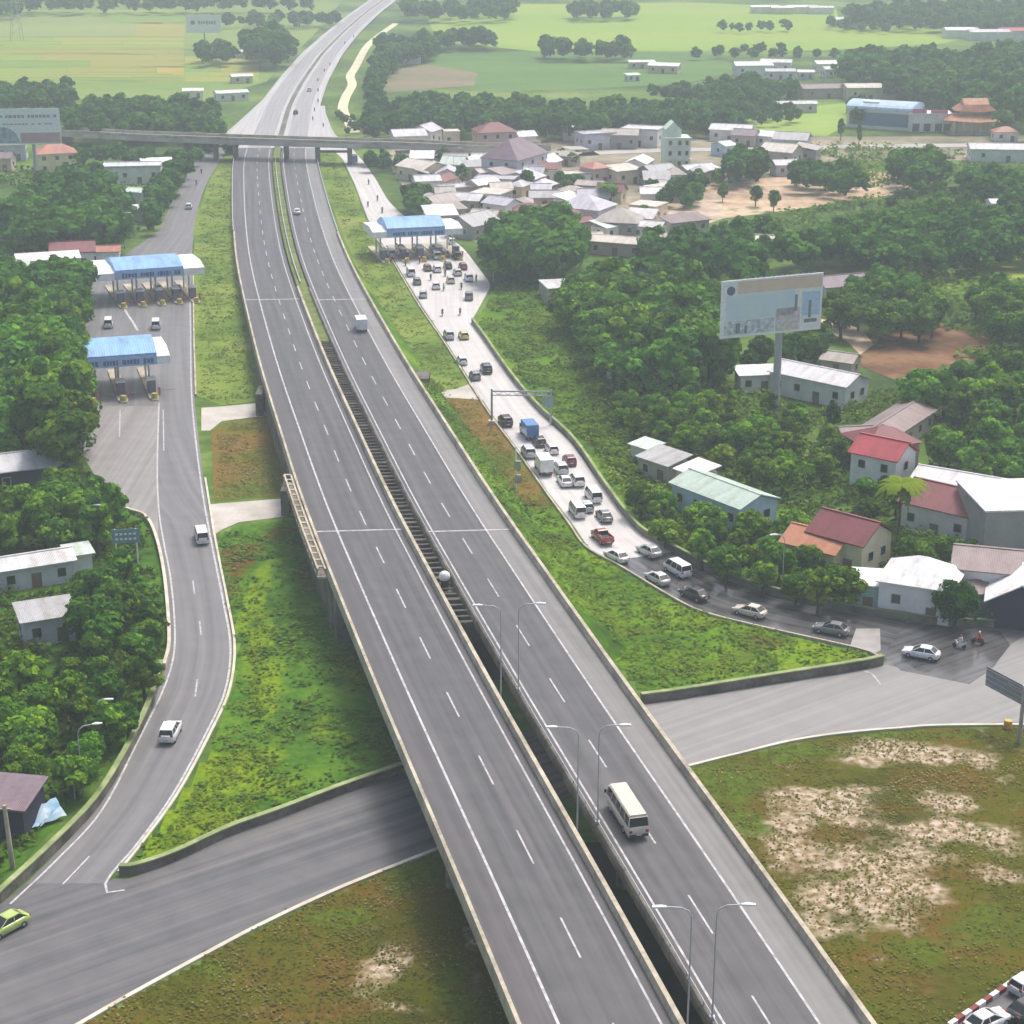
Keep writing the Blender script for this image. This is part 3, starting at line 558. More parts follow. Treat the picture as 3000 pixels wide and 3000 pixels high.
low_wall('kerb', [(1104,700),(1150,764),(1228,894),(1305,1007),(1383,1132),(1440,1220),(1513,1318),(1590,1428),(1666,1532),(1720,1606),(1823,1664),(1980,1758),(2070,1799),(2233,1840),(2515,1903),(2582,1930)], .35, .3, 'low grey kerb along the inner edge of the queueing ramp', 'kerb', M_conc, None, n=140)
low_wall('kerb', [(568,760),(570,960),(576,1160)], .35, .3, 'straight pale kerb between the upper left verge and the toll lane', 'kerb', M_conc, None)
low_wall('kerb', [(604,1400),(634,1581),(670,1762),(691,1892),(676,2021),(619,2151),(526,2324),(422,2469),(352,2556)], .15, .3, 'curved pale kerb on the inside of the exit ramp', 'kerb', M_kerb, None, n=110)
pa = spline(pp([(2780,3012),(2900,2930),(3015,2850),(3120,2780)]), 36); e = empty('striped_kerb', tuple(pa[10])); b = e.location.copy(); tag(e, 'red and white striped kerb in the bottom right corner', 'kerb')
mb = MB()
for i in range(35): wall_along(mb, [pa[i] - b, pa[i + 1] - b], -.2, .2, -.05, .45, (i // 2) % 2)
mb.build('kerb', [M_white, mat('kerb_red', [(0, (.22, .05, .06))], 2)], e)

# flyover across the highway
OV = [(-90,392,1.2),(60,394,1.8),(191,399,3.0),(400,411,5.0),(600,419,5.7),(800,426,5.8),(1000,432,5.7),(1200,437,5.3),(1414,446,4.0),(1600,441,2.5),(1932,438,1.0),(2300,437,.5),(2528,432,.4),(2800,428,.4),(3200,424,.4)]
ov = spline([P(u, v, z) for u, v, z in OV], 120)
M_fly = mat('flyover_concrete', [(.3, '#a19c95'), (.6, '#c2bdb5'), (.8, '#d0cbc2')], .15, fine=1.2, rough=.9)
fo = empty('flyover', tuple(ov[45])); tag(fo, 'grey concrete flyover crossing the highway in the distance', 'bridge'); b = fo.location.copy(); q_ = [p - b for p in ov]
k0 = 4; k1 = 66
mb = MB(); wall_along(mb, q_[:k1], 0, -8, -.2, 1.2); mb.build('deck', M_fly, fo)
for d in (0, -7.6):
    mb = MB(); wall_along(mb, q_[:k1], d, d - .4, 1.2, 2.1); mb.build('parapet', M_conc, fo)
for u in (300, 420, 520, 612, 690, 818, 935, 1010, 1120, 1210):
    i = min(range(120), key=lambda j: abs(ov[j].x - P(u, 430, 5.7).x)); p = ov[i] - b; mb = MB()
    for d in (1.6, 6.2): mb.cyl((p.x, p.y + d, -b.z - .1), (p.x, p.y + d, p.z - .2), .6, None, 10)
    mb.build('pier', M_cdark, fo)
iR = min(range(120), key=lambda j: abs(ov[j].x - P(1270, 440, 5).x))
for i0, i1 in ((2, 12), (iR, 65)):
    mb = MB(); a0 = offset(q_[i0:i1], -.3); a1 = offset(q_[i0:i1], -7.7)
    mb.loft([[(p.x, p.y, -b.z - .05), (r.x, r.y, -b.z - .05), (r.x, r.y, r.z - .2), (p.x, p.y, p.z - .2)] for p, r in zip(a0, a1)]); mb.build('approach_wall', M_fly, fo)
a0, a1 = offset(ov, -.42, 1.22), offset(ov, -7.58, 1.22)
ribbon('flyover_road', [[p, r] for p, r in zip(a0[:64], a1[:64])], A_far2)
a0, a1 = offset(ov, 0, .02), offset(ov, -8, .02)
ribbon('town_road', [[Vector((p.x, p.y, max(p.z, .1) + .2 if i < 70 else .12)), Vector((r.x, r.y, max(r.z, .1) + .2 if i < 70 else .12))] for i, (p, r) in enumerate(zip(a0, a1)) if i > 66], mat('town_road_concrete', [(0, (.42, .41, .39))], .1))
# ------------------------------------------------------------------ vehicles
M_glass = paint('dark_glass', (.02, .025, .03), .12, .6)
M_tyre = paint('tyre_rubber', (.02, .02, .02), .8, .2)
M_rim = paint('wheel_rim', (.45, .46, .48), .35, .5, .6)
M_lampw = paint('headlight_lens', (.75, .77, .8), .15, .6)
M_lampr = paint('tail_light_red', (.35, .02, .02), .2, .5)
M_trim = paint('black_trim', (.03, .03, .032), .5)
M_body = paint('body_paint', (.75, .76, .77), .22, .6)
M_plate = paint('number_plate', (.6, .6, .55), .5)
def ring(x, hw, z0, z1, r=.12):
    return [(x, -hw + r, z0), (x, hw - r, z0), (x, hw, z0 + r), (x, hw, z1 - r * 1.2), (x, hw - r, z1), (x, -hw + r, z1), (x, -hw, z1 - r * 1.2), (x, -hw, z0 + r)]
def wheel(root, x, y, r, w):
    mb = MB(); mb.cyl((0, -w / 2, 0), (0, w / 2, 0), r, r, 14); o = mb.build('wheel', M_tyre, root); o.location = (x, y, r)
    s = 1 if y > 0 else -1; mb = MB(); mb.cyl((0, s * (w / 2 - .02), 0), (0, s * (w / 2 + .015), 0), r * .62, r * .55, 10); mb.build('rim', M_rim, o)
def lamps(root, xf, xr, yf, yr, zf, zr, sf=(.12, .34, .16), sr=(.1, .28, .22)):
    for s in (-1, 1):
        mb = MB(); mb.box((xf, s * yf, zf), sf); mb.build('headlight', M_lampw, root)
        mb = MB(); mb.box((xr, s * yr, zr), sr); mb.build('tail_light', M_lampr, root)
def glasshouse(root, st, z0, zr, hb, ht, pillars):
    """st: x of rear base, rear roof, front roof, front base"""
    a, b, c, d = st; mb = MB()
    v = [(a, -hb, z0), (d, -hb, z0), (d, hb, z0), (a, hb, z0), (b, -ht, zr), (c, -ht, zr), (c, ht, zr), (b, ht, zr)]
    mb.add(v, [(0, 1, 5, 4), (1, 2, 6, 5), (2, 3, 7, 6), (3, 0, 4, 7), (4, 5, 6, 7)]); mb.build('window', M_glass, root)
    mb = MB(); mb.loft([[(b - .05, -ht - .02, zr - .03), (b - .05, ht + .02, zr - .03), (b + .1, ht, zr + .05), (b + .1, -ht, zr + .05)], [(c + .05, -ht - .02, zr - .03), (c + .05, ht + .02, zr - .03), (c - .12, ht, zr + .05), (c - .12, -ht, zr + .05)]])
    for s in (-1, 1):
        for t in pillars:
            x0 = a + (d - a) * t; x1 = b + (c - b) * t; mb.cyl((x0, s * (hb + .01), z0), (x1, s * (ht + .01), zr), .055, .05, 6)
    return mb.build('roof', M_body, root)
def car(kind):
    root = empty(kind)
    if kind == 'sedan':
        st = [(-2.25, .70, .42, .80), (-2.12, .82, .30, .96), (-1.5, .88, .22, 1.0), (-.3, .89, .2, .97), (.9, .89, .2, .95), (1.6, .86, .24, .86), (2.1, .80, .3, .74), (2.25, .68, .4, .62)]; wb = (-1.35, 1.35)
        mb = MB(); mb.loft([ring(*s) for s in st]); mb.build('body', M_body, root, True)
        glasshouse(root, (-1.9, -1.2, .15, 1.05), .93, 1.44, .76, .58, (0, .48, 1)); lamps(root, 2.16, -2.18, .58, .6, .64, .8)
        ws = .31
    elif kind == 'hatchback' or kind == 'sport_utility':
        k = 1 if kind == 'hatchback' else 1.16
        st = [(-1.95 * k, .72, .42 * k, .92 * k), (-1.88 * k, .82, .3 * k, 1.02 * k), (-1.2 * k, .86, .24 * k, 1.02 * k), (0, .87, .22 * k, 1.0 * k), (1.0 * k, .86, .24 * k, .98 * k), (1.65 * k, .82, .28 * k, .88 * k), (1.92 * k, .70, .4 * k, .68 * k)]
        if k > 1: st = [(x, w + .05, a, b) for x, w, a, b in st]
        mb = MB(); mb.loft([ring(*s) for s in st]); mb.build('body', M_body, root, True)
        glasshouse(root, (-1.88 * k, -1.6 * k, .2 * k, 1.05 * k), .98 * k, 1.5 * k, .76 if k == 1 else .82, .6 if k == 1 else .68, (0, .4, .7, 1)); lamps(root, 1.82 * k, -1.9 * k, .58, .64, .72 * k, .95 * k)
        wb = (-1.2 * k, 1.2 * k); ws = .3 * k
    elif kind == 'van':
        st = [(-2.35, .80, .40, 1.1), (-2.3, .86, .28, 1.15), (1.5, .88, .25, 1.15), (2.1, .84, .3, 1.02), (2.35, .74, .42, .8)]
        mb = MB(); mb.loft([ring(*s) for s in st]); mb.build('body', M_body, root, True)
        glasshouse(root, (-2.3, -2.2, 1.1, 1.9), 1.1, 1.92, .82, .72, (0, .33, .66, 1)); lamps(root, 2.26, -2.34, .6, .7, .82, 1.0)
        wb = (-1.4, 1.45); ws = .33
    elif kind == 'minibus':
        st = [(-3.5, .92, .5, 1.35), (-3.45, .98, .36, 1.4), (3.2, 1.0, .34, 1.4), (3.5, .92, .45, 1.28)]
        mb = MB(); mb.loft([ring(*s) for s in st]); mb.build('body', M_body, root, True)
        glasshouse(root, (-3.45, -3.3, 3.05, 3.45), 1.32, 2.3, .95, .84, (0, .2, .4, .6, .8, 1)); lamps(root, 3.46, -3.5, .7, .78, .85, .95)
        mb = MB()
        for s in (-.78, .78): mb.box((-.1, s, 2.39), (6.2, .1, .06))
        mb.build('gutter', M_body, root); mb = MB(); mb.loft([ring(-3.25, .86, 2.3, 2.52, .1), ring(3.0, .86, 2.3, 2.52, .1)]); mb.build('raised_roof', M_body, root)
        mb = MB(); mb.box((-3.53, 0, .55), (.14, 1.8, .22)); mb.build('bumper', M_trim, root)
        for s in (-1, 1): mb = MB(); mb.box((3.2, s * 1.16, 1.75), (.12, .2, .32)); mb.build('mirror', M_trim, root)
        wb = (-1.9, 2.2); ws = .4
    elif kind == 'box_truck':
        mb = MB(); mb.loft([ring(1.3, .95, .5, 2.0), ring(2.5, .95, .45, 2.0), ring(2.9, .92, .45, 1.3)]); mb.build('body', M_body, root)
        mb = MB(); mb.add([(2.53, -.85, 1.96), (2.53, .85, 1.96), (2.92, .82, 1.34), (2.92, -.82, 1.34)], [(0, 1, 2, 3)]); mb.box((2.0, .96, 1.6), (.8, .03, .5)); mb.box((2.0, -.96, 1.6), (.8, .03, .5)); mb.build('window', M_glass, root)
        mb = MB(); mb.box((-.75, 0, 1.75), (4.0, 2.1, 2.0)); mb.build('cargo_box', M_body, root)
        mb = MB(); mb.box((0, 0, .55), (5.4, .9, .25)); mb.build('chassis', M_trim, root); lamps(root, 2.9, -2.72, .65, .8, .75, .6)
        wb = (-1.7, 1.9); ws = .42
    elif kind == 'pickup_truck':
        st = [(-2.5, .84, .5, 1.05), (.1, .9, .35, 1.05), (1.5, .9, .35, 1.08), (2.2, .86, .4, 1.0), (2.5, .76, .5, .8)]
        mb = MB(); mb.loft([ring(*s) for s in st]); mb.build('body', M_body, root, True)
        glasshouse(root, (-.4, -.25, .7, 1.35), 1.05, 1.68, .8, .68, (0, .5, 1)); lamps(root, 2.42, -2.48, .62, .75, .85, .85)
        mb = MB(); mb.box((-1.45, 0, 1.07), (1.8, 1.4, .05)); mb.build('cargo_bed', M_trim, root); mb = MB()
        for s in (-1, 1): mb.box((-1.45, s * .78, 1.2), (2.0, .1, .35))
        mb.box((-2.44, 0, 1.2), (.1, 1.6, .35)); mb.build('bed_side', M_body, root); wb = (-1.5, 1.6); ws = .38
    for x in wb:
        for s in (-1, 1): wheel(root, x, s * (.78 if kind != 'minibus' and kind != 'box_truck' else .88), ws, .22)
    xb = {'sedan': -2.27, 'hatchback': -1.97, 'sport_utility': -2.29, 'van': -2.37, 'minibus': -3.61, 'box_truck': -2.77, 'pickup_truck': -2.52}[kind]
    mb = MB(); mb.box((xb, 0, .66), (.03, .48, .14)); mb.build('number_plate', M_plate, root)
    return root
PROTO = {}
PAINT = {k: paint('paint_' + k, c, .22, .6) for k, c in dict(white=(.8, .81, .82), silver=(.5, .52, .54), grey=(.2, .21, .22), dark=(.045, .047, .055), black=(.018, .018, .02), cream=(.62, .57, .48), red=(.36, .07, .045), maroon=(.2, .04, .06), lime=(.42, .55, .16), taxi=(.55, .52, .16), blue=(.1, .24, .5), brown=(.2, .13, .1)).items()}
def tangent(path, p):
    i = min(range(len(path)), key=lambda k: (path[k].xy - p.xy).length); a, b = path[max(i - 2, 0)], path[min(i + 2, len(path) - 1)]; d = (b - a).xy; return math.atan2(d.y, d.x)
HPATH = [hx(y, 0) for y in np.arange(80, 1300, 6)]
def veh(kind, u, v, path, sgn, col, label, z=.06, group=None, dh=0, roof=None):
    zc = .75 if kind != 'minibus' else 1.3
    p = PH(u, v, zc) if path is HPATH else P(u, v, zc + z); zz = p.z - zc
    rz = (tangent(path, p) if path is not None else 0) + (math.pi if sgn < 0 else 0) + R(dh)
    if kind not in PROTO: o = PROTO[kind] = car(kind)
    else: o = copy_tree(PROTO[kind])
    o.location = (p.x, p.y, zz); o.rotation_euler = (0, 0, rz)
    o['_k'] = 1; del o['_k']
    for k_ in ('group',):
        if k_ in o: del o[k_]
    tag(o, label, {'sedan': 'car', 'hatchback': 'car', 'sport_utility': 'car'}.get(kind, kind.replace('_', ' ')), group)
    def rp(x):
        if x.type == 'MESH':
            for sl in x.material_slots:
                if sl.material.name == 'body_paint' or sl.material.name.startswith('paint_'):
                    sl.link = 'OBJECT'; sl.material = PAINT[roof if roof and x.name.split('.')[0] in ('roof', 'cargo_box') else col]
        for c in x.children: rp(c)
    rp(o); return o
Q = 'vehicles queueing for the right toll plaza'
veh('minibus', 1838, 2372, HPATH, 1, 'cream', 'cream minibus with a long pale roof alone on the near highway')
veh('box_truck', 1057, 956, HPATH, 1, 'white', 'white box truck on the right carriageway of the highway')
veh('sedan', 870, 618, HPATH, 1, 'white', 'small white car on the right carriageway near the flyover')
veh('van', 590, 1568, LPATH, -1, 'white', 'white car on the exit ramp beside the nearer access path')
veh('sport_utility', 499, 2140, LPATH, -1, 'white', 'white car on the bend of the exit ramp nearest the camera')
veh('sedan', 15, 2705, None, 1, 'lime', 'lime green taxi cut by the left edge of the photo', dh=-128)
veh('van', 318, 946, LPATH, -1, 'white', 'white van on the left side of the yard between the two left toll canopies')
veh('van', 457, 950, LPATH, -1, 'white', 'white van on the right side of the yard between the two left toll canopies')
veh('sedan', 462, 842, LPATH, -1, 'black', 'dark car leaving the booths of the farther left toll canopy')
veh('sedan', 519, 842, LPATH, -1, 'black', 'black car in the right lane under the farther left toll canopy')
veh('hatchback', 553, 603, LPATH, -1, 'white', 'small white car on the narrow far part of the exit ramp')
for k_, (kd, u, v, c, lb) in enumerate([
 ('box_truck', 1036, 471, 'blue', 'blue truck on the entry ramp just past the flyover end of the ramp'),
 ('van', 1203, 797, 'white', 'white van at the left kerb below the right toll canopy'),
 ('hatchback', 1240, 860, 'silver', 'small silver car at the left kerb of the right toll yard'),
 ('hatchback', 1278, 835, 'white', 'white hatchback in the middle of the right toll yard'),
 ('hatchback', 1320, 818, 'cream', 'pale hatchback close below the right toll booths'),
 ('sport_utility', 1373, 812, 'white', 'white sport utility car on the right side of the toll yard'),
 ('sport_utility', 1374, 866, 'grey', 'grey sport utility car at the flared corner of the toll yard'),
 ('van', 1338, 748, 'black', 'black van at the right toll booth'),
 ('hatchback', 1356, 778, 'maroon', 'dark maroon car behind the black van at the toll booth'),
 ('hatchback', 1252, 782, 'brown', 'brown car in the crowd below the right toll canopy'),
 ('hatchback', 1170, 720, 'white', 'white car under the left end of the right toll canopy'),
 ('hatchback', 1222, 722, 'white', 'white car in the second lane under the right toll canopy'),
 ('hatchback', 1270, 722, 'silver', 'silver car in the third lane under the right toll canopy'),
 ('hatchback', 1322, 705, 'white', 'white car at the right end under the right toll canopy'),
 ('sport_utility', 1314, 980, 'silver', 'silver car beside the yellow taxi below the toll yard'),
 ('hatchback', 1358, 980, 'taxi', 'yellow green taxi in the right lane below the toll yard'),
 ('hatchback', 1353, 1054, 'white', 'white car alone at the left kerb behind the yellow taxi'),
 ('hatchback', 1391, 1098, 'grey', 'grey car beside the dark sport utility car above the gantry'),
 ('sport_utility', 1424, 1078, 'dark', 'dark sport utility car in the right lane above the gantry'),
 ('sport_utility', 1480, 1231, 'black', 'black car just below the gantry at the left kerb'),
 ('box_truck', 1549, 1266, 'white', 'white truck with a blue cargo box heading the dense queue'),
 ('sport_utility', 1547, 1322, 'silver', 'silver car squeezed behind the blue boxed truck'),
 ('hatchback', 1616, 1312, 'white', 'white car in the right lane beside the blue boxed truck'),
 ('box_truck', 1592, 1368, 'white', 'big plain white box truck in the left lane of the queue'),
 ('sport_utility', 1642, 1370, 'silver', 'silver green car right beside the plain white box truck'),
 ('sport_utility', 1690, 1404, 'white', 'white sport utility car behind the silver green car'),
 ('van', 1738, 1450, 'white', 'white van in the right lane near the bend'),
 ('sedan', 1770, 1507, 'grey', 'grey sedan in the right lane behind the white van'),
 ('van', 1691, 1494, 'white', 'white van in the left lane ahead of the red pickup'),
 ('pickup_truck', 1764, 1570, 'red', 'rusty red pickup truck at the bend of the queue'),
 ('sedan', 1806, 1625, 'white', 'white sedan close behind the red pickup at the kerb'),
 ('sedan', 1901, 1610, 'silver', 'silver sedan at the outer wall of the bend'),
 ('van', 1984, 1665, 'white', 'white minivan on the wet outer lane of the bend'),
 ('sedan', 1926, 1690, 'silver', 'silver grey sedan beside the white minivan on the bend'),
 ('sedan', 2033, 1736, 'dark', 'dark sedan on the wet part of the ramp'),
 ('sedan', 2197, 1786, 'cream', 'cream sedan alone on the wet part of the ramp'),
 ('sedan', 2436, 1838, 'grey', 'grey sedan next to the pale concrete patch at the junction'),
]):
    veh(kd, u, v, RPATH, -1, c, lb, group=Q, roof='blue' if 'blue cargo box heading' in lb else None)
for kd, u, v, c, lb in [('van', 1146, 742, 'white', 'white van at the far left booth of the right toll plaza'), ('sport_utility', 1190, 748, 'dark', 'dark car left of the brown car below the right toll booths'), ('hatchback', 1228, 742, 'maroon', 'maroon car at the second booth of the right toll plaza'), ('van', 1278, 748, 'silver', 'silver van at the middle booth of the right toll plaza'), ('hatchback', 1304, 742, 'grey', 'grey car between the middle booth and the black van'), ('hatchback', 1312, 776, 'dark', 'dark hatchback left of the maroon car behind the toll booths'), ('hatchback', 1280, 786, 'white', 'white hatchback right of the brown car below the right toll booths'), ('hatchback', 1222, 822, 'grey', 'grey car right behind the white van at the left kerb'), ('hatchback', 1340, 796, 'silver', 'silver hatchback above the pale hatchback in the toll yard'),
 ('sedan', 1654, 1405, 'white', 'white sedan in the left lane just below the big box truck'), ('hatchback', 1716, 1480, 'silver', 'silver hatchback between the two white vans near the bend'), ('hatchback', 1580, 1290, 'dark', 'dark hatchback between the blue boxed truck and the right lane'), ('hatchback', 1668, 1345, 'maroon', 'maroon hatchback at the outer wall beside the silver green car')]:
    veh(kd, u, v, RPATH, -1, c, lb, group=Q)
veh('sedan', 2699, 1908, RPATH, -1, 'white', 'white sedan turning in the wet junction', dh=8)
veh('sedan', 2893, 2985, None, 1, 'white', 'white car behind the striped kerb in the bottom right corner', dh=35)
veh('sedan', 3018, 2948, None, 1, 'dark', 'dark car cut by the right edge near the striped kerb', dh=35)
veh('hatchback', 3016, 2878, None, 1, 'white', 'white car at the right edge above the striped kerb', dh=35)
for i, (u, v) in enumerate([(866,328),(906,262)]): veh('hatchback', u, v, HPATH, 1, ('dark', 'white')[i], ('dark car on the inner lane just beyond the flyover', 'white car on the inner lane well beyond the flyover')[i])

# motorbikes and riders
def motorbike():
    root = empty('motorbike'); mb = MB()
    mb.loft([[(x, -w, z0), (x, w, z0), (x, w, z1), (x, -w, z1)] for x, w, z0, z1 in ((-.75, .06, .65, .78), (-.4, .14, .35, .8), (0, .15, .25, .78), (.2, .1, .3, .6), (.4, .12, .4, .85), (.52, .1, .6, 1.0))]); mb.build('body', M_body, root)
    for x in (-.55, .62):
        mb = MB(); mb.cyl((x, -.05, .29), (x, .05, .29), .29, .29, 12); mb.build('wheel', M_tyre, root)
    mb = MB(); mb.tube([(.38, -.33, 1.05), (.5, 0, .98), (.38, .33, 1.05)], .025, 6); mb.build('handlebar', M_trim, root)
    mb = MB(); mb.box((-.3, 0, .82), (.7, .24, .1)); mb.build('seat', M_trim, root)
    mb = MB(); mb.box((.56, 0, .9), (.08, .16, .12)); mb.build('headlight', M_lampw, root)
    return root
M_cloth = mat('rider_clothes', [(0, (.12, .12, .15))], 3, coord='obj'); M_skin = paint('skin', (.45, .27, .19), .6)
def rider():
    root = empty('person')
    me = bpy.data.meshes.new('body'); j = {'pel': (-.28, 0, .95, .15), 'ch': (-.2, 0, 1.28, .16), 'nk': (-.15, 0, 1.47, .06), 'hd': (-.12, 0, 1.6, .1), 'top': (-.12, 0, 1.7, .085)}
    e = [('pel', 'ch'), ('ch', 'nk'), ('nk', 'hd'), ('hd', 'top')]
    for s in (-1, 1):
        t = 'l' if s < 0 else 'r'
        j.update({t + 'h': (-.24, s * .1, .92, .1), t + 'k': (.12, s * .19, .83, .075), t + 'a': (.08, s * .17, .42, .05), t + 'f': (.22, s * .17, .36, .04), t + 's': (-.18, s * .18, 1.38, .065), t + 'e': (.05, s * .27, 1.2, .048), t + 'w': (.32, s * .3, 1.08, .038), t + 'n': (.39, s * .29, 1.06, .036)})
        e += [('pel', t + 'h'), (t + 'h', t + 'k'), (t + 'k', t + 'a'), (t + 'a', t + 'f'), ('ch', t + 's'), (t + 's', t + 'e'), (t + 'e', t + 'w'), (t + 'w', t + 'n')]
    ks = list(j); me.from_pydata([j[k][:3] for k in ks], [(ks.index(a), ks.index(b)) for a, b in e], [])
    o = bpy.data.objects.new('body', me); COL.objects.link(o); sk = o.modifiers.new('skin', 'SKIN'); o.modifiers.new('sub', 'SUBSURF').levels = 1
    for i, k in enumerate(ks): me.skin_vertices[0].data[i].radius = (j[k][3],) * 2
    me.skin_vertices[0].data[0].use_root = True
    dg = bpy.context.evaluated_depsgraph_get(); m2 = bpy.data.meshes.new_from_object(o.evaluated_get(dg)); bpy.data.objects.remove(o)
    m2.materials.clear(); m2.materials.append(M_cloth); m2.materials.append(M_skin)
    for p_ in m2.polygons:
        c = p_.center; p_.material_index = 1 if (c.z > 1.5 or c.x > .3 and c.z > .9) else 0; p_.use_smooth = True
    o = bpy.data.objects.new('body', m2); COL.objects.link(o); o.parent = root
    mb = MB(); mb.lathe([(.13, 1.58), (.14, 1.66), (.12, 1.74), (.06, 1.79), (.01, 1.8)], 12, (-.12, 0)); mb.build('helmet', M_body, root, True)
    return root
PB, PR = motorbike(), rider(); first = True
CL = {k: mat('clothes_' + k, [(0, c)], 3, coord='obj') for k, c in dict(dark=(.06, .06, .08), red=(.4, .06, .04), white=(.6, .6, .58), blue=(.1, .16, .35), grey=(.2, .2, .2)).items()}
def bike(u, v, path, sgn, col, cloth, where, dh=0, z=.06, alone=False):
    global first
    p = PH(u, v, .7) if path is HPATH else P(u, v, .7 + z); p.z -= .7
    rz = (tangent(path, p) if path is not None else 0) + (math.pi if sgn < 0 else 0) + R(dh)
    bk, rd = (PB, PR) if first else (copy_tree(PB), copy_tree(PR)); first = False
    for o in (bk, rd): o.location = p; o.rotation_euler = (0, 0, rz)
    tag(bk, f'{col} motorbike {where}', 'motorbike', 'motorbikes on the ramps'); tag(rd, f'rider in {cloth} on {col} motorbike {where}', 'person', 'motorbike riders')
    def rp(x, a):
        if x.type == 'MESH':
            for sl in x.material_slots:
                n_ = sl.material.name
                if n_ == 'body_paint' or n_.startswith('paint_'): sl.link = 'OBJECT'; sl.material = PAINT[a]
                elif n_.startswith('rider_') or n_.startswith('clothes_'): sl.link = 'OBJECT'; sl.material = CL[cloth]
        for c in x.children: rp(c, a)
    rp(bk, col); rp(rd, 'white' if cloth != 'white' else 'red')
for a in [(1120,615,RPATH,-1,'dark','dark','just above the right toll canopy'),(1080,533,RPATH,-1,'black','grey','midway along the far entry ramp'),(1106,580,RPATH,-1,'grey','dark','on the right side of the far entry ramp'),(1078,598,RPATH,-1,'dark','blue','on the left side of the far entry ramp'),
 (1229,763,RPATH,-1,'red','red','among cars at the right booths'),(1348,913,RPATH,-1,'black','grey','at the toll yard neck'),(1296,916,RPATH,-1,'silver','dark','left of the toll yard neck'),
 (1304,800,RPATH,-1,'grey','dark','between two hatchbacks in the toll yard'),(1395,815,RPATH,-1,'silver','grey','at the right side of the toll yard'),(1188,770,RPATH,-1,'dark','grey','at the left kerb by the booths'),(1212,796,RPATH,-1,'black','blue','left of the red one at the booths'),(1262,812,RPATH,-1,'grey','dark','in the left half of the toll yard'),(1300,842,RPATH,-1,'dark','white','in the centre of the toll yard'),(1352,838,RPATH,-1,'black','dark','in the right half of the toll yard'),(1250,752,RPATH,-1,'dark','red','at the second booth of the toll yard'),
 (590,502,LPATH,-1,'dark','dark','on the far end of the exit ramp'),(575,534,LPATH,-1,'grey','blue','second from the far end of the exit ramp'),
 (2866,1872,None,1,'maroon','red','by the wall at the wet junction'),(2812,1882,None,1,'white','white','before the white sedan in the junction')]: bike(*a, dh=150 if a[2] is None else 0)
for i, (u, v) in enumerate([(947,367),(916,347),(921,321),(932,295),(932,264),(931,234),(950,206),(967,188),(1010,126),(1036,106)]):
    bike(u, v, HPATH, 1, ('dark', 'grey', 'black')[i % 3], ('dark', 'grey', 'blue')[i % 3], ('nearest of the far ones beyond the flyover', 'second beyond the flyover', 'third beyond the flyover', 'fourth beyond the flyover', 'fifth beyond the flyover', 'sixth beyond the flyover', 'seventh beyond the flyover', 'eighth beyond the flyover', 'ninth beyond the flyover', 'farthest up the distant highway')[i])

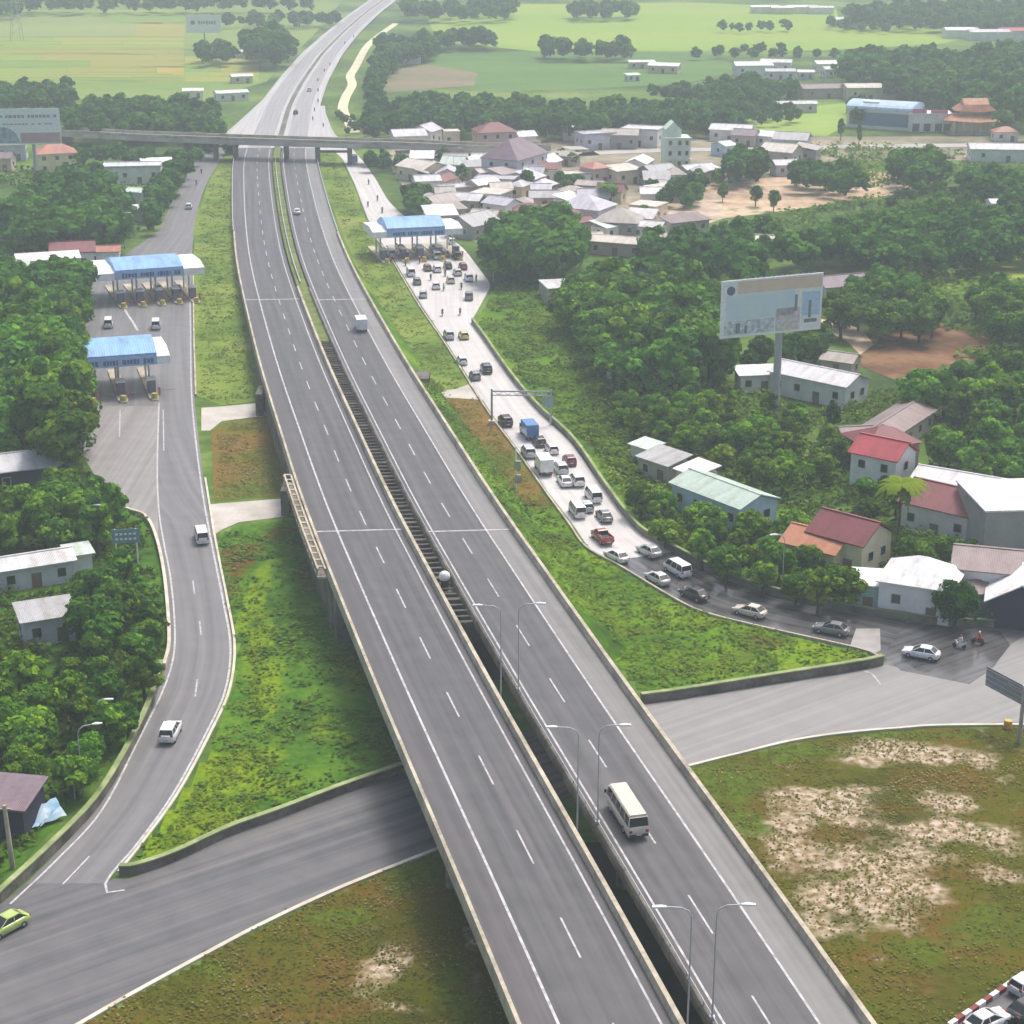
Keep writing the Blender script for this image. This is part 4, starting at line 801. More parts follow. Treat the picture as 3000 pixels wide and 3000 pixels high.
# ------------------------------------------------------------------ toll plazas
M_blue = corrugated('canopy_blue', (.24, .46, .8), 4, .4); M_pale = paint('canopy_pale', (.3, .48, .72), .4); M_wroof = paint('canopy_white', (.84, .86, .88), .5); M_text = paint('sign_blue', (.05, .12, .33), .4)
M_yel = mat('island_yellow', [(.3, (.35, .3, .06)), (.7, (.5, .44, .1))], 2)
def canopy(name, label, A, B, z, depth, blue, arch, islands, cat='toll canopy'):
    """A, B: photo pixels of the two ends of the front lower edge at height z"""
    a, b = P(*A, z), P(*B, z); L = (b - a).xy.length; rz = math.atan2((b - a).y, (b - a).x); e = empty(name, (a.x, a.y, 0), rz); tag(e, label, cat)
    mb = MB(); mb.loft([[(0, -.1, z), (L, -.1, z), (L, -.1, z + 1.5), (0, -.1, z + 1.5)], [(0, depth * .35, z), (L, depth * .35, z), (L, depth * .35, z + 2.2), (0, depth * .35, z + 2.2)], [(0, depth, z), (L, depth, z), (L, depth, z + 1.6), (0, depth, z + 1.6)]]); mb.build('roof_slab', M_wroof, e)
    x0, x1 = blue[0] * L, blue[1] * L; n = 10; r = []
    for x in (x0, x1):
        r.append([(x, -.25, z + .1)] + [(x, -.25 + (depth + .3) * t, z + 1.6 + (.7 + arch) * math.sin(math.pi * min(.93, .1 + t * .85))) for t in np.linspace(0, 1, n)] + [(x, depth + .05, z + .1)])
    mb = MB(); mb.loft(r); mb.build('blue_roof', M_blue, e)
    mb = MB(); mb.box(((x0 + x1) / 2, -.34, z + .95), (x1 - x0 - .2, .14, 1.7)); mb.build('sign_board', M_pale, e)
    mb = MB(); random.seed(len(name) + int(L * 7)); x = x0 + .06 * L; xe = x1 - .05 * L; k = 0
    while x < xe:
        w = random.choice((.35, .5, .5, .65)); h = random.choice((.62, .7, .7, .8))
        if k % 6 != 5: mb = MB(); mb.box((x + w / 2, -.43, z + .85), (w, .05, h * 1.25)); mb.build('letter', M_text, e)
        x += w + .14; k += 1
    for iu in islands:
        x = iu * L; i_ = empty('toll_island', tuple(e.matrix_basis @ Vector((x, 0, 0))), rz)
        mb = MB(); mb.loft([[(-.55, -4.5, 0), (.55, -4.5, 0), (.55, -4.5, .3), (-.55, -4.5, .3)], [(-.95, -2.5, 0), (.95, -2.5, 0), (.95, -2.5, .3), (-.95, -2.5, .3)], [(-.95, depth + 5, 0), (.95, depth + 5, 0), (.95, depth + 5, .3), (-.95, depth + 5, .3)]]); mb.build('kerb', M_conc, i_)
        mb = MB(); mb.cyl((0, -3.6, .3), (0, -3.6, 1.25), .62, .5, 12); mb.build('nose', M_yel, i_)
        mb = MB(); mb.box((0, 1.2, 1.5), (1.3, 2.6, 2.4)); mb.build('booth', paint('booth_purple', (.16, .14, .22), .5), i_)
        mb = MB(); mb.box((0, 1.2, 1.95), (1.36, 2.0, .8)); mb.build('window', M_glass, i_)
        mb = MB(); mb.box((0, 1.2, 2.76), (1.7, 3.0, .12)); mb.build('booth_roof', M_white, i_)
        for y in (depth * .25 + 1.2, depth * .8): 
            mb = MB(); mb.cyl((0, y, .3), (0, y, z + .02), .22, None, 10); c_ = mb.build('column', M_white, e); c_.location = (x, 0, 0)
        mb = MB(); mb.box((1.1, -1.4, 1.0), (.35, .35, 1.4)); mb.tube([(1.25, -1.4, 1.1), (4.0, -1.4, 1.1)], .05, 6); mb.build('boom_gate', paint('gate_red', (.5, .12, .08)), i_)
        tag(i_, None, 'toll booth'); i_['label'] = None; yield i_
ORD = ['first', 'second', 'third', 'fourth', 'fifth', 'sixth']
def plaza(label, where, *a):
    for k, i_ in enumerate(canopy('toll_canopy', label, *a)):
        i_['label'] = f'{ORD[k]} toll booth island from the left under the {where}'; i_['group'] = 'toll booth islands'
plaza('nearer left toll canopy with blue ribbed roof and white right end', 'nearer left toll canopy', (222, 1084), (499, 1064), 5.6, 14, (0, .86), 1.3, (.14, .46, .79))
plaza('farther left toll canopy with pale blue middle and white ends', 'farther left toll canopy', (288, 824), (600, 802), 5.6, 15, (.16, .8), .9, (.2, .38, .56, .72, .88))
plaza('right toll canopy with arched blue roof over the queue', 'right toll canopy', (1092, 699), (1356, 686), 5.6, 13, (.16, .8), 1.5, (.12, .34, .53, .74, .93))

# ------------------------------------------------------------------ billboards, signs, lamps
M_bbw = paint('billboard_white', (.84, .87, .9), .5); M_pole = paint('billboard_pole', (.42, .44, .5), .5, .4, .3)
def panel(e, name, x0, x1, z0, z1, m, y): mb = MB(); mb.box(((x0 + x1) / 2, y, (z0 + z1) / 2), (x1 - x0, .04, z1 - z0)); return mb.build(name, m, e)
def billboard(label, u, v, z0, h, x0, x1, rz, pole_r):
    p = P(u, v); e = empty('billboard', tuple(p), rz); tag(e, label, 'billboard')
    mb = MB(); mb.cyl((0, .9, -.1), (0, .9, z0 + h * .6), pole_r, pole_r * .9, 16); mb.build('pole', M_pole, e)
    mb = MB(); mb.box(((x0 + x1) / 2, .12, z0 + h / 2), (x1 - x0, .24, h)); mb.build('board', M_bbw, e)
    mb = MB()
    for z in (z0 + .3, z0 + h * .5, z0 + h - .3): mb.box(((x0 + x1) / 2, .55, z), (x1 - x0 - .4, .6, .22))
    for x in np.linspace(x0 + .6, x1 - .6, 6): mb.box((x, .5, z0 + h / 2), (.2, .48, h - .4))
    mb.build('frame', M_steel, e); return e
e = billboard('tall single pole billboard with orange band and pale blue picture above the thicket', 2276, 1262, 17.0, 9.6, -11.6, 7.4, R(22), .68)
z0, h = 17.0, 9.6; gb = lambda n, c: paint(n, c, .5)
panel(e, 'heading_band', -8.6, 7.2, z0 + 7.3, z0 + 9.3, mat('bb_orange', [(.3, (.7, .52, .44)), (.7, (.74, .62, .5))], .6, coord='obj'), -.03)
panel(e, 'sky_picture', -10.6, 2.2, z0 + 3.0, z0 + 7.1, mat('bb_sky', [(.3, (.58, .7, .82)), (.7, (.66, .8, .82))], .3, coord='obj'), -.03)
panel(e, 'blue_picture', 3.6, 7.0, z0 + 2.6, z0 + 6.6, gb('bb_blue', (.45, .62, .86)), -.03)
panel(e, 'street_picture', -10.9, -1.6, z0 + .5, z0 + 2.8, mat('bb_street', [(.35, (.34, .42, .48)), (.5, (.55, .62, .66)), (.62, (.78, .8, .82))], 1.2, coord='obj'), -.03)
panel(e, 'people_picture', -1.3, 3.2, z0 + .4, z0 + 4.2, mat('bb_people', [(.35, (.45, .48, .54)), (.5, (.68, .58, .58)), (.65, (.7, .7, .76))], 1.4, coord='obj'), -.03)
mb = MB(); mb.cyl((-9.9, -.08, z0 + 7.9), (-9.9, -.02, z0 + 7.9), .75, None, 18); mb.build('emblem', gb('bb_navy', (.1, .13, .25)), e)
for x, w, zb, zt in ((-8.4, .8, .7, 2.4), (-6.9, .5, .6, 1.9), (2.4, .5, 3.6, 6.3), (5.1, .5, 2.2, 5.2), (5.3, 2.4, 1.4, 2.0)): panel(e, 'dark_figure', x - w / 2, x + w / 2, z0 + zb, z0 + zt, gb('bb_dark', (.18, .23, .28)), -.06)
mb = MB()
for k in range(14): x = -7.8 + k * 1.0; mb.tube([(x, .2, z0 + h), (x, -1.0, z0 + h + .5)], .05, 5)
mb.build('floodlight_arms', M_steel, e)
e = billboard('pale billboard with rows of pink lettering cut by the left edge', 107, 535, 11.5, 10.6, -14.5, 8.4, R(6), .55); z0, h = 11.5, 10.6
mp = gb('bb_pink', (.4, .3, .36)); random.seed(3)
for z, n_ in ((8.3, 3), (6.0, 2)):
    mb = MB(); x = -12
    while x < 7: w = random.uniform(.5, 1.1); mb = MB(); mb.box((x + w / 2, -.06, z0 + z), (w, .06, .85 if n_ == 3 else .35)); mb.build('letter', mp, e); x += w + (.25 if random.random() < .8 else 1.0)
panel(e, 'red_strip', -3.5, 8.2, z0 + .4, z0 + 3.4, mat('bb_red', [(.3, (.42, .24, .3)), (.7, (.55, .36, .36))], .4, coord='obj'), -.03)
mb = MB(); mb.loft([[(x, -.09, z0 + .5), (x, -.02, z0 + .5), (x, -.02, z0 + .6 + 4.6 * math.sqrt(max(0, 1 - ((x + 9) / 5.2) ** 2))), (x, -.09, z0 + .6 + 4.6 * math.sqrt(max(0, 1 - ((x + 9) / 5.2) ** 2)))] for x in np.linspace(-14.2, -3.8, 13)]); mb.build('dome_picture', mat('bb_dome', [(.4, (.2, .28, .38)), (.6, (.38, .46, .54))], .8, coord='obj'), e)
e = billboard('distant white billboard with a dark dot and lettering in the paddy field', 600, 143, 8.2, 9.2, -9.2, 9.2, R(0), .5); z0, h = 8.2, 9.2
mb = MB(); mb.cyl((-5.6, -.1, z0 + 5.2), (-5.6, -.02, z0 + 5.2), 1.15, None, 16); mb.build('emblem', gb('bb_green', (.12, .2, .22)), e)
mb = MB()
for k in range(7): mb = MB(); mb.box((-2.2 + k * 1.35, -.06, z0 + 5.2), (1.0, .06, 1.5 if k % 3 else 1.9)); mb.build('letter', gb('bb_violet', (.3, .28, .5)), e)
# gantry over the queue
a, b_ = P(1441, 1243), P(1614, 1245); e = empty('gantry', tuple(a), math.atan2((b_ - a).y, (b_ - a).x)); L = (b_ - a).length; tag(e, 'slim steel gantry spanning the queueing ramp', 'gantry')
for x in (0, L): mb = MB(); mb.cyl((x, 0, -.05), (x, 0, 6.3), .2, .17, 10); mb.build('post', M_steel, e)
mb = MB(); mb.box((L / 2, 0, 5.9), (L, .2, .22)); mb.box((L / 2, 0, 5.2), (L, .16, .16)); mb.tube([(x, 0, 5.25 if i % 2 else 5.85) for i, x in enumerate(np.linspace(.4, L - .4, 13))], .05, 5); mb.build('beam', M_steel, e)
mb = MB(); mb.box((L - .5, -.16, 4.2), (2.0, .08, 1.9)); mb.build('sign_panel', paint('sign_green_grey', (.25, .38, .3), .5), e)
mb = MB(); mb.box((0, 0, .35), (1.1, 1.1, .7)); mb.build('footing', M_kerb, e)
# road signs
p, q = P(2985, 2178), P(2868, 2135); e = empty('road_sign', tuple(p), R(118)); tag(e, 'back of a large grey road sign on a post at the right edge', 'road sign')
mb = MB(); mb.cyl((0, 0, -.05), (0, 0, 6.9), .24, .2, 12); mb.build('post', M_steel, e)
mb = MB(); mb.box((3.1, -.2, 5.6), (6.0, .1, 2.3)); mb.build('panel', paint('sign_back', (.23, .26, .3), .5, .4, .3), e)
mb = MB()
for z in (4.7, 5.3, 5.9, 6.5): mb.box((3.1, -.11, z), (5.8, .08, .1))
mb.box((1.2, -.1, 6.2), (2.6, .2, .14)); mb.build('bracket', M_steel, e)
p = P(2952, 2134); e = empty('barrel', tuple(p)); tag(e, 'yellow barrel at the foot of the grey road sign', 'barrel'); mb = MB(); mb.lathe([(.45, 0), (.5, .1), (.46, .5), (.5, .55), (.42, 1.0), (.1, 1.02)], 14); mb.build('drum', paint('barrel_yellow', (.6, .36, .06), .5), e)
p = P(375, 1662); e = empty('road_sign', tuple(p), R(8)); tag(e, 'blue green road sign at the outer edge of the exit ramp', 'road sign')
for x in (-1.4, 1.4): mb = MB(); mb.cyl((x, 0, -.05), (x, 0, 5.6), .1, None, 8); mb.build('post', M_white, e)
mb = MB(); mb.box((0, -.14, 4.6), (3.7, .08, 2.0)); mb.build('panel', paint('sign_teal', (.16, .28, .34), .45), e)
mb = MB()
for k in range(10): mb = MB(); mb.box((-1.2 + (k % 5) * .6, -.2, 4.9 if k < 5 else 4.2), (.36, .03, .3)); mb.build('letter', M_white, e)
M_lpole = paint('lamp_pole', (.48, .49, .52), .5, .4, .2)
def lamp(root_xyz, h, arm, rz, label, head=(.95, .36, .16), group='street lamps', dbl=False):
    e = empty('street_lamp', root_xyz, rz); tag(e, label, 'street lamp', group)
    mb = MB(); mb.cyl((0, 0, -.1), (0, 0, h - .8), .085, .05, 10); mb.box((0, 0, .3), (.4, .4, .6)); mb.build('pole', M_lpole, e)
    mb = MB(); mb.tube([(0, 0, h - .85), (.12 * arm, 0, h - .35), (.4 * arm, 0, h - .06), (arm, 0, h)], .055, 8); mb.build('arm', M_lpole, e)
    mb = MB(); hx_, hy_, hz_ = head; mb.loft([ring(arm - .1, hy_ * .3, h - .05, h + .07, .02), ring(arm + hx_ * .3, hy_ * .5, h - .08, h + .12, .04), ring(arm + hx_, hy_ * .4, h - .05, h + .06, .02)]); mb.build('lamp_head', M_white, e)
for k, (u, v) in enumerate([(2018, 2650), (1690, 2124), (1470, 1768)]):
    y = P(u, v, zh(P(u, v, 17).y) + 10.5).y; n_ = ['nearest', 'second nearest', 'third nearest', 'fourth nearest', 'fifth nearest', 'farthest'][k]
    a = hx(y, -.3, -2.0); lamp(tuple(a), 12.3, 2.0, math.pi, f'{n_} lamp in the median reaching left over the highway', group='median lamps')
    a = hx(y, 1.5, .2); lamp(tuple(a), 10.3, 1.9, 0, f'{n_} lamp in the median reaching right over the highway', group='median lamps')
for u, v, h, arm, rz, lb in [(2290, 1745, 8.5, 1.0, math.pi, 'slim lamp post by the boundary wall near the white house'), (240, 2290, 6.4, 1.6, .3, 'lamp with a white head reaching over the left thicket nearest the camera'), (293, 2200, 6.0, .9, .2, 'lamp with a bright square head in the left thicket above the exit ramp bend'), (366, 728, 9, 1.2, 0, 'tall thin lamp at the flare before the farther left toll canopy'), (1445, 825, 8.5, 1.2, math.pi, 'thin lamp at the outer corner of the right toll yard'), (262, 1640, 8, 1.2, 0, 'thin lamp behind the blue green road sign'), (2048, 245 + 60, 9, 1.5, 0, 'distant lamp pole in the green field'), (1330 * 1, 0 + 520, 9, 1.4, 0, 'lamp between the pale roofs right of the far entry ramp')]:
    lamp(tuple(P(u, v)), h, arm, rz, lb, group=None)
p = P(1511, 1446); e = empty('camera_post', tuple(p)); tag(e, 'white post with two equipment boxes on the brown verge', 'post')
mb = MB(); mb.cyl((0, 0, -.05), (0, 0, 7.6), .16, .12, 10); mb.build('pole', M_white, e)
for z in (4.6, 2.4): mb = MB(); mb.box((.3, -.1, z), (.9, .5, 1.3)); mb.build('equipment_box', paint('box_green', (.3, .38, .34)), e)
p = hx(P(1303, 1715, zh(210)).y, .2, -.2); e = empty('beacon', tuple(p)); tag(e, 'white dome on a dark drum standing in the median gap', 'beacon')
mb = MB(); mb.lathe([(.5, -.6), (.5, 1.0), (.3, 1.02)], 16); mb.build('drum', M_trim, e); mb = MB(); mb.lathe([(.6, 1.0), (.72, 1.4), (.6, 1.8), (.35, 2.0), (.02, 2.1)], 18); mb.build('dome', M_white, e, True)
p = P(38, 2545); e = empty('utility_pole', tuple(p)); tag(e, 'thick concrete utility pole at the left edge', 'utility pole'); mb = MB(); mb.cyl((0, 0, -.1), (-.2, 0, 6.8), .26, .19, 10); mb.build('pole', M_conc, e); mb = MB(); mb.box((-.2, 0, 6.4), (1.2, .12, .12)); mb.build('crossarm', M_conc, e)
for u, v, lb in ((219, 2342, 'left of two short grey posts beside the exit ramp wall'), (243, 2334, 'right of two short grey posts beside the exit ramp wall')): p = P(u, v); e = empty('post', tuple(p)); tag(e, lb, 'post'); mb = MB(); mb.cyl((0, 0, -.05), (.1, 0, 2.3), .1, .08, 8); mb.build('shaft', M_conc, e)
p = P(135, 2425); e = empty('tarpaulin', tuple(p), R(48)); tag(e, 'pale blue tarpaulin sheet leaning in the left thicket', 'tarpaulin')
mb = MB(); random.seed(5); g_ = [[(x, y + random.uniform(-.15, .15), .5 + .8 * y + random.uniform(-.12, .12)) for x in np.linspace(-2.4, 2.4, 9)] for y in np.linspace(0, 1.6, 5)]
for i in range(4):
    for j_ in range(8): mb.quad(g_[i][j_], g_[i][j_ + 1], g_[i + 1][j_ + 1], g_[i + 1][j_])
mb.build('cover', mat('tarp_blue', [(.35, (.3, .5, .66)), (.65, (.6, .68, .74))], .6, coord='obj'), e)
mb = MB(); [mb.cyl((x, .1, 0), (x, 1.4, 1.7), .04, None, 6) for x in (-2.2,)]; mb.build('pole', M_conc, e)
# ------------------------------------------------------------------ houses
HOUSES = []
WALLC = {k: mat('wall_' + k, [(.3, tuple(x * .8 for x in c)), (.7, c)], .4, fine=2, fine_amt=.4, rough=.85, coord='obj') for k, c in dict(white=(.82, .82, .8), cream=(.74, .66, .46), blue=(.55, .72, .9), grey=(.36, .36, .36), beige=(.5, .45, .38), pink=(.58, .46, .42), teal=(.38, .58, .56), mint=(.66, .82, .66), dark=(.05, .05, .09), lav=(.6, .6, .68), concrete=(.42, .41, .38)).items()}
ROOFC = {k: corrugated('roof_' + k, c) for k, c in dict(green=(.46, .58, .5), grey=(.42, .43, .44), lgrey=(.64, .65, .67), white=(.86, .87, .88), maroon=(.2, .04, .05), red=(.42, .05, .07), orange=(.5, .2, .1), mauve=(.26, .2, .2), brown=(.4, .36, .33), lav=(.54, .53, .6), purple=(.21, .15, .19), brick=(.46, .18, .13), mint=(.6, .72, .64), blue=(.4, .56, .74), beige=(.64, .6, .53)).items()}
M_frame = paint('window_frame', (.6, .6, .58), .5); M_door = paint('door_wood', (.16, .11, .08), .6)
def house(u, v, w, d, rot, hw, hr, typ, wall, roof, label, nw=2, storeys=1, detail=True, name='house', cat='house', zc=None):
    """(u, v): photo pixel of the middle of the roof; ridge along local x"""
    zc = hw + hr * .4 if zc is None else zc; p = P(u, v, zc); e = empty(name, (p.x, p.y, 0), R(rot)); tag(e, label, cat); HOUSES.append((p.x, p.y, max(w, d) * .5))
    mb = MB(); mb.box((0, 0, hw / 2 - .05), (w, d, hw + .1)); o = .45
    if typ == 'gable':
        for s in (-1, 1): mb.add([(s * w / 2, -d / 2, hw), (s * w / 2, d / 2, hw), (s * w / 2, 0, hw + hr * (d / 2) / (d / 2 + o) )], [(0, 1, 2)])
    mb.build('wall', WALLC[wall], e)
    mb = MB(); t = .16; hx_, hy_ = w / 2 + o, d / 2 + o
    if typ == 'gable':
        for s in (-1, 1):
            a = [(-hx_, s * hy_, hw - .02), (hx_, s * hy_, hw - .02), (hx_, 0, hw + hr), (-hx_, 0, hw + hr)]
            mb.add(a + [(x, y, z + t) for x, y, z in a], [(0, 1, 2, 3), (4, 5, 6, 7), (0, 1, 5, 4), (1, 2, 6, 5), (3, 0, 4, 7)])
        mb.box((0, 0, hw + hr + t), (w + 2 * o, .4, .1))
    elif typ == 'hip':
        k = max(0, hx_ - hy_) ; a = [(-hx_, -hy_, hw), (hx_, -hy_, hw), (hx_, hy_, hw), (-hx_, hy_, hw), (-k - .05, 0, hw + hr), (k + .05, 0, hw + hr)]
        mb.add(a, [(0, 1, 5, 4), (1, 2, 5), (2, 3, 4, 5), (3, 0, 4), (3, 2, 1, 0)]); mb.box((0, 0, hw - .06), (2 * hx_, 2 * hy_, .11))
    elif typ == 'shed':
        a = [(-hx_, -hy_, hw + .02), (hx_, -hy_, hw + .02), (hx_, hy_, hw + hr), (-hx_, hy_, hw + hr)]
        mb.add(a + [(x, y, z + t) for x, y, z in a], [(0, 1, 2, 3), (4, 5, 6, 7), (0, 1, 5, 4), (1, 2, 6, 5), (2, 3, 7, 6), (3, 0, 4, 7)])
    else:
        mb.box((0, 0, hw + .12), (w + .4, d + .4, .24))
        if hr > .4:
            for s in (-1, 1): mb.box((0, s * (d / 2 + .1), hw + hr / 2), (w + .4, .2, hr)); mb.box((s * (w / 2 + .1), 0, hw + hr / 2 + .003), (.2, d + .01, hr))
    mb.build('roof', ROOFC[roof], e)
    if detail:
        def win(x, y, z, ax, ww=1.1, wh=1.2):
            mb = MB(); mb.box((0, 0, 0), (ww + .22, .1, wh + .22)); f = mb.build('window', M_frame, e); f.location = (x, y, z); f.rotation_euler = (0, 0, ax)
            mb = MB(); mb.box((0, -.03, 0), (ww, .1, wh)); mb.build('pane', M_glass, f)
        for st in range(storeys):
            z = hw * (st + .55) / storeys
            for s in (-1, 1):
                for i in range(nw):
                    x = -w / 2 + w * (i + .5) / nw
                    if s < 0 and st == 0 and i == nw // 2: continue
                    win(x, s * (d / 2 + .03), z, 0 if s < 0 else math.pi)
                win(s * (w / 2 + .03), 0 if d < 7 else -d * .2, z, math.pi / 2 * s)
                if d >= 7: win(s * (w / 2 + .03), d * .22, z, math.pi / 2 * s)
        x = -w / 2 + w * (nw // 2 + .5) / nw; mb = MB(); mb.box((x, -d / 2 - .03, 1.05), (1.3, .12, 2.1)); mb.build('door', M_door, e)
    return e
H = house
H(2122, 1428, 14.5, 7.4, -53, 3.8, 1.4, 'gable', 'blue', 'green', 'long house with pale green metal roof and light blue end wall', 4)
H(2042, 1372, 4.4, 4.4, -53, 3.2, .8, 'shed', 'white', 'white', 'small white roofed annex behind the long pale green roof', 1)
H(1945, 1338, 6.5, 4.6, -50, 3, .9, 'shed', 'beige', 'grey', 'grey roofed hut sunk in bushes above the queue', 2)
H(1895, 1302, 4, 3, -50, 2.6, .5, 'shed', 'white', 'mint', 'tiny pale roofed shed beside the grey roofed hut', 1, detail=False)
H(2400, 1090, 16, 7.6, -42, 4.0, 1.5, 'gable', 'white', 'lgrey', 'long shed with light grey roof behind the tall billboard pole', 4)
H(2232, 1086, 9, 4.2, 8, 3.2, .7, 'shed', 'white', 'white', 'low white lean to on the left of the long light grey shed', 3)
H(2583, 1268, 9, 8, 20, 5.2, 2.0, 'hip', 'pink', 'maroon', 'house with dark maroon hip roof behind the bright red roof', 2, 2)
H(2590, 1308, 7.5, 6.5, -38, 6.2, 2.2, 'gable', 'white', 'red', 'two storey white house with bright red gable roof', 2, 2)
H(2600, 1240, 26, 6.5, 57, 3.2, 1.3, 'gable', 'beige', 'mauve', 'long mauve roofed row running back behind the red roofed house', 6)
H(2522, 1262, 7, 6, 10, 3.2, 1.2, 'gable', 'beige', 'mauve', 'small mauve roof left of the maroon hip roof', 2)
H(2785, 1452, 11, 9, -40, 4.2, 2.4, 'gable', 'white', 'maroon', 'house with broad maroon roof and white gable beside the grey warehouse', 3)
H(2840, 1404, 15, 8, -32, 4.0, 1.4, 'gable', 'grey', 'lgrey', 'corrugated grey roof behind the broad maroon roof', 3)
H(2965, 1452, 11.5, 13, 4, 7.6, .3, 'flat', 'grey', 'white', 'big plain grey warehouse with a white flat roof', 2, detail=False, name='warehouse', cat='warehouse', zc=7.6)
H(2402, 1574, 8, 6.5, -38, 3.0, 1.8, 'gable', 'cream', 'orange', 'small house with orange tiled roof', 2)
H(2492, 1540, 8.5, 7.5, -42, 4.4, 2.4, 'gable', 'cream', 'maroon', 'cream walled house with maroon roof beside the orange roof', 2)
H(2702, 1662, 9, 8, -24, 4.8, 2.6, 'hip', 'white', 'white', 'white block house with white pyramid roof by the boundary wall', 2)
H(2545, 1694, 3.6, 4.4, -10, 3.6, .5, 'shed', 'teal', 'white', 'narrow teal annex left of the white block house', 1)
H(2952, 1632, 13, 9, -16, 5.2, 1.6, 'gable', 'white', 'mauve', 'white walled house with mauve roof at the right edge', 3)
H(2995, 1712, 9, 8, 74, 3.4, 2.6, 'gable', 'dark', 'white', 'white roofed house with a dark blue gable front at the right edge', 2, detail=False)
H(2872, 1712, 7, 4.5, 12, 3.0, .9, 'gable', 'white', 'mauve', 'low mauve roof between the round tree and the dark gable', 2)
H(1845, 1052, 7, 6, -20, 3.6, 1.4, 'gable', 'white', 'lgrey', 'small white house sunk in the grove left of the billboard', 2)
H(2465, 1044, 6, 5, -30, 2.6, 1.2, 'gable', 'beige', 'brown', 'brown roofed hut beside the sand track', 1)
H(2462, 820, 11, 7, 20, 3.6, 1.8, 'gable', 'white', 'purple', 'purple brown roofed house behind the top right of the tall billboard', 2)
H(1632, 832, 6, 9, 12, 3.4, .3, 'flat', 'concrete', 'lgrey', 'ruined pale concrete building in the big grove', 2, detail=False)
H(2255, 700, 12, 8, -15, 3.4, .6, 'flat', 'concrete', 'beige', 'pale flat roofed building at the edge of the big grove', 3)
H(2110, 718, 7, 5, 0, 3, .6, 'shed', 'white', 'white', 'small white roof behind the big grove', 1, detail=False)
# left side
H(55, 1345, 10.5, 7, 24, 3.4, 1.8, 'gable', 'dark', 'lgrey', 'grey roofed house with dark gable below the left grove', 2)
H(92, 1634, 10, 4.8, 26, 3.0, 1.0, 'gable', 'lav', 'lgrey', 'long grey blue roof among the left trees', 3)
H(228, 1612, 3, 3, 26, 3.0, .5, 'shed', 'white', 'mint', 'tiny pale roof at the right end of the long grey blue roof', 1, detail=False)
H(132, 1788, 6.2, 4.4, 24, 3.4, .8, 'shed', 'lav', 'grey', 'pale grey house with one dark window in the left thicket', 2)
H(-15, 2320, 8, 5, -10, 3.4, .8, 'shed', 'dark', 'purple', 'dark shed with purple roof cut by the left edge', 2, detail=False)
H(212, 722, 10, 7, 12, 3.6, 2.0, 'gable', 'white', 'maroon', 'maroon roofed house behind the farther left toll canopy', 2)
H(300, 728, 8, 5, 8, 3.4, 1.0, 'gable', 'white', 'brick', 'low brick red roof right of the maroon roofed house', 2)
H(140, 752, 14, 5, 18, 3.2, .8, 'shed', 'white', 'white', 'long white roof in front of the maroon roofed house', 3)
H(30, 775, 8, 6, 10, 3.2, .8, 'shed', 'white', 'mint', 'pale roof at the left edge beside the dark grove', 2, detail=False)
H(388, 482, 17, 9, 8, 5, .5, 'flat', 'white', 'lgrey', 'white flat roofed building below the left part of the flyover', 4)
H(458, 470, 9, 5, 14, 4, .6, 'shed', 'white', 'white', 'white lean to right of the white flat roofed building', 2)
H(403, 556, 5, 5, -20, 4, .8, 'gable', 'white', 'mint', 'small mint roofed house left of the exit ramp', 1)
H(407, 608, 3.5, 4, 0, 3.2, .5, 'shed', 'white', 'white', 'tiny white hut left of the exit ramp', 1, detail=False)
H(160, 432, 12, 10, 20, 6, 3.0, 'hip', 'cream', 'brick', 'house with tall orange red roof next to the left billboard', 3, 2)
H(30, 415, 10, 8, 10, 5, 1.4, 'gable', 'lav', 'lgrey', 'grey house behind the left billboard', 2)
H(0, 455, 8, 6, 0, 4, 1.6, 'gable', 'pink', 'purple', 'purple roofed house at the left edge under the billboard', 2)
H(215, 508, 9, 6, 0, 3.6, 1, 'gable', 'lav', 'lav', 'lavender roof left of the white flat roofed building', 2)
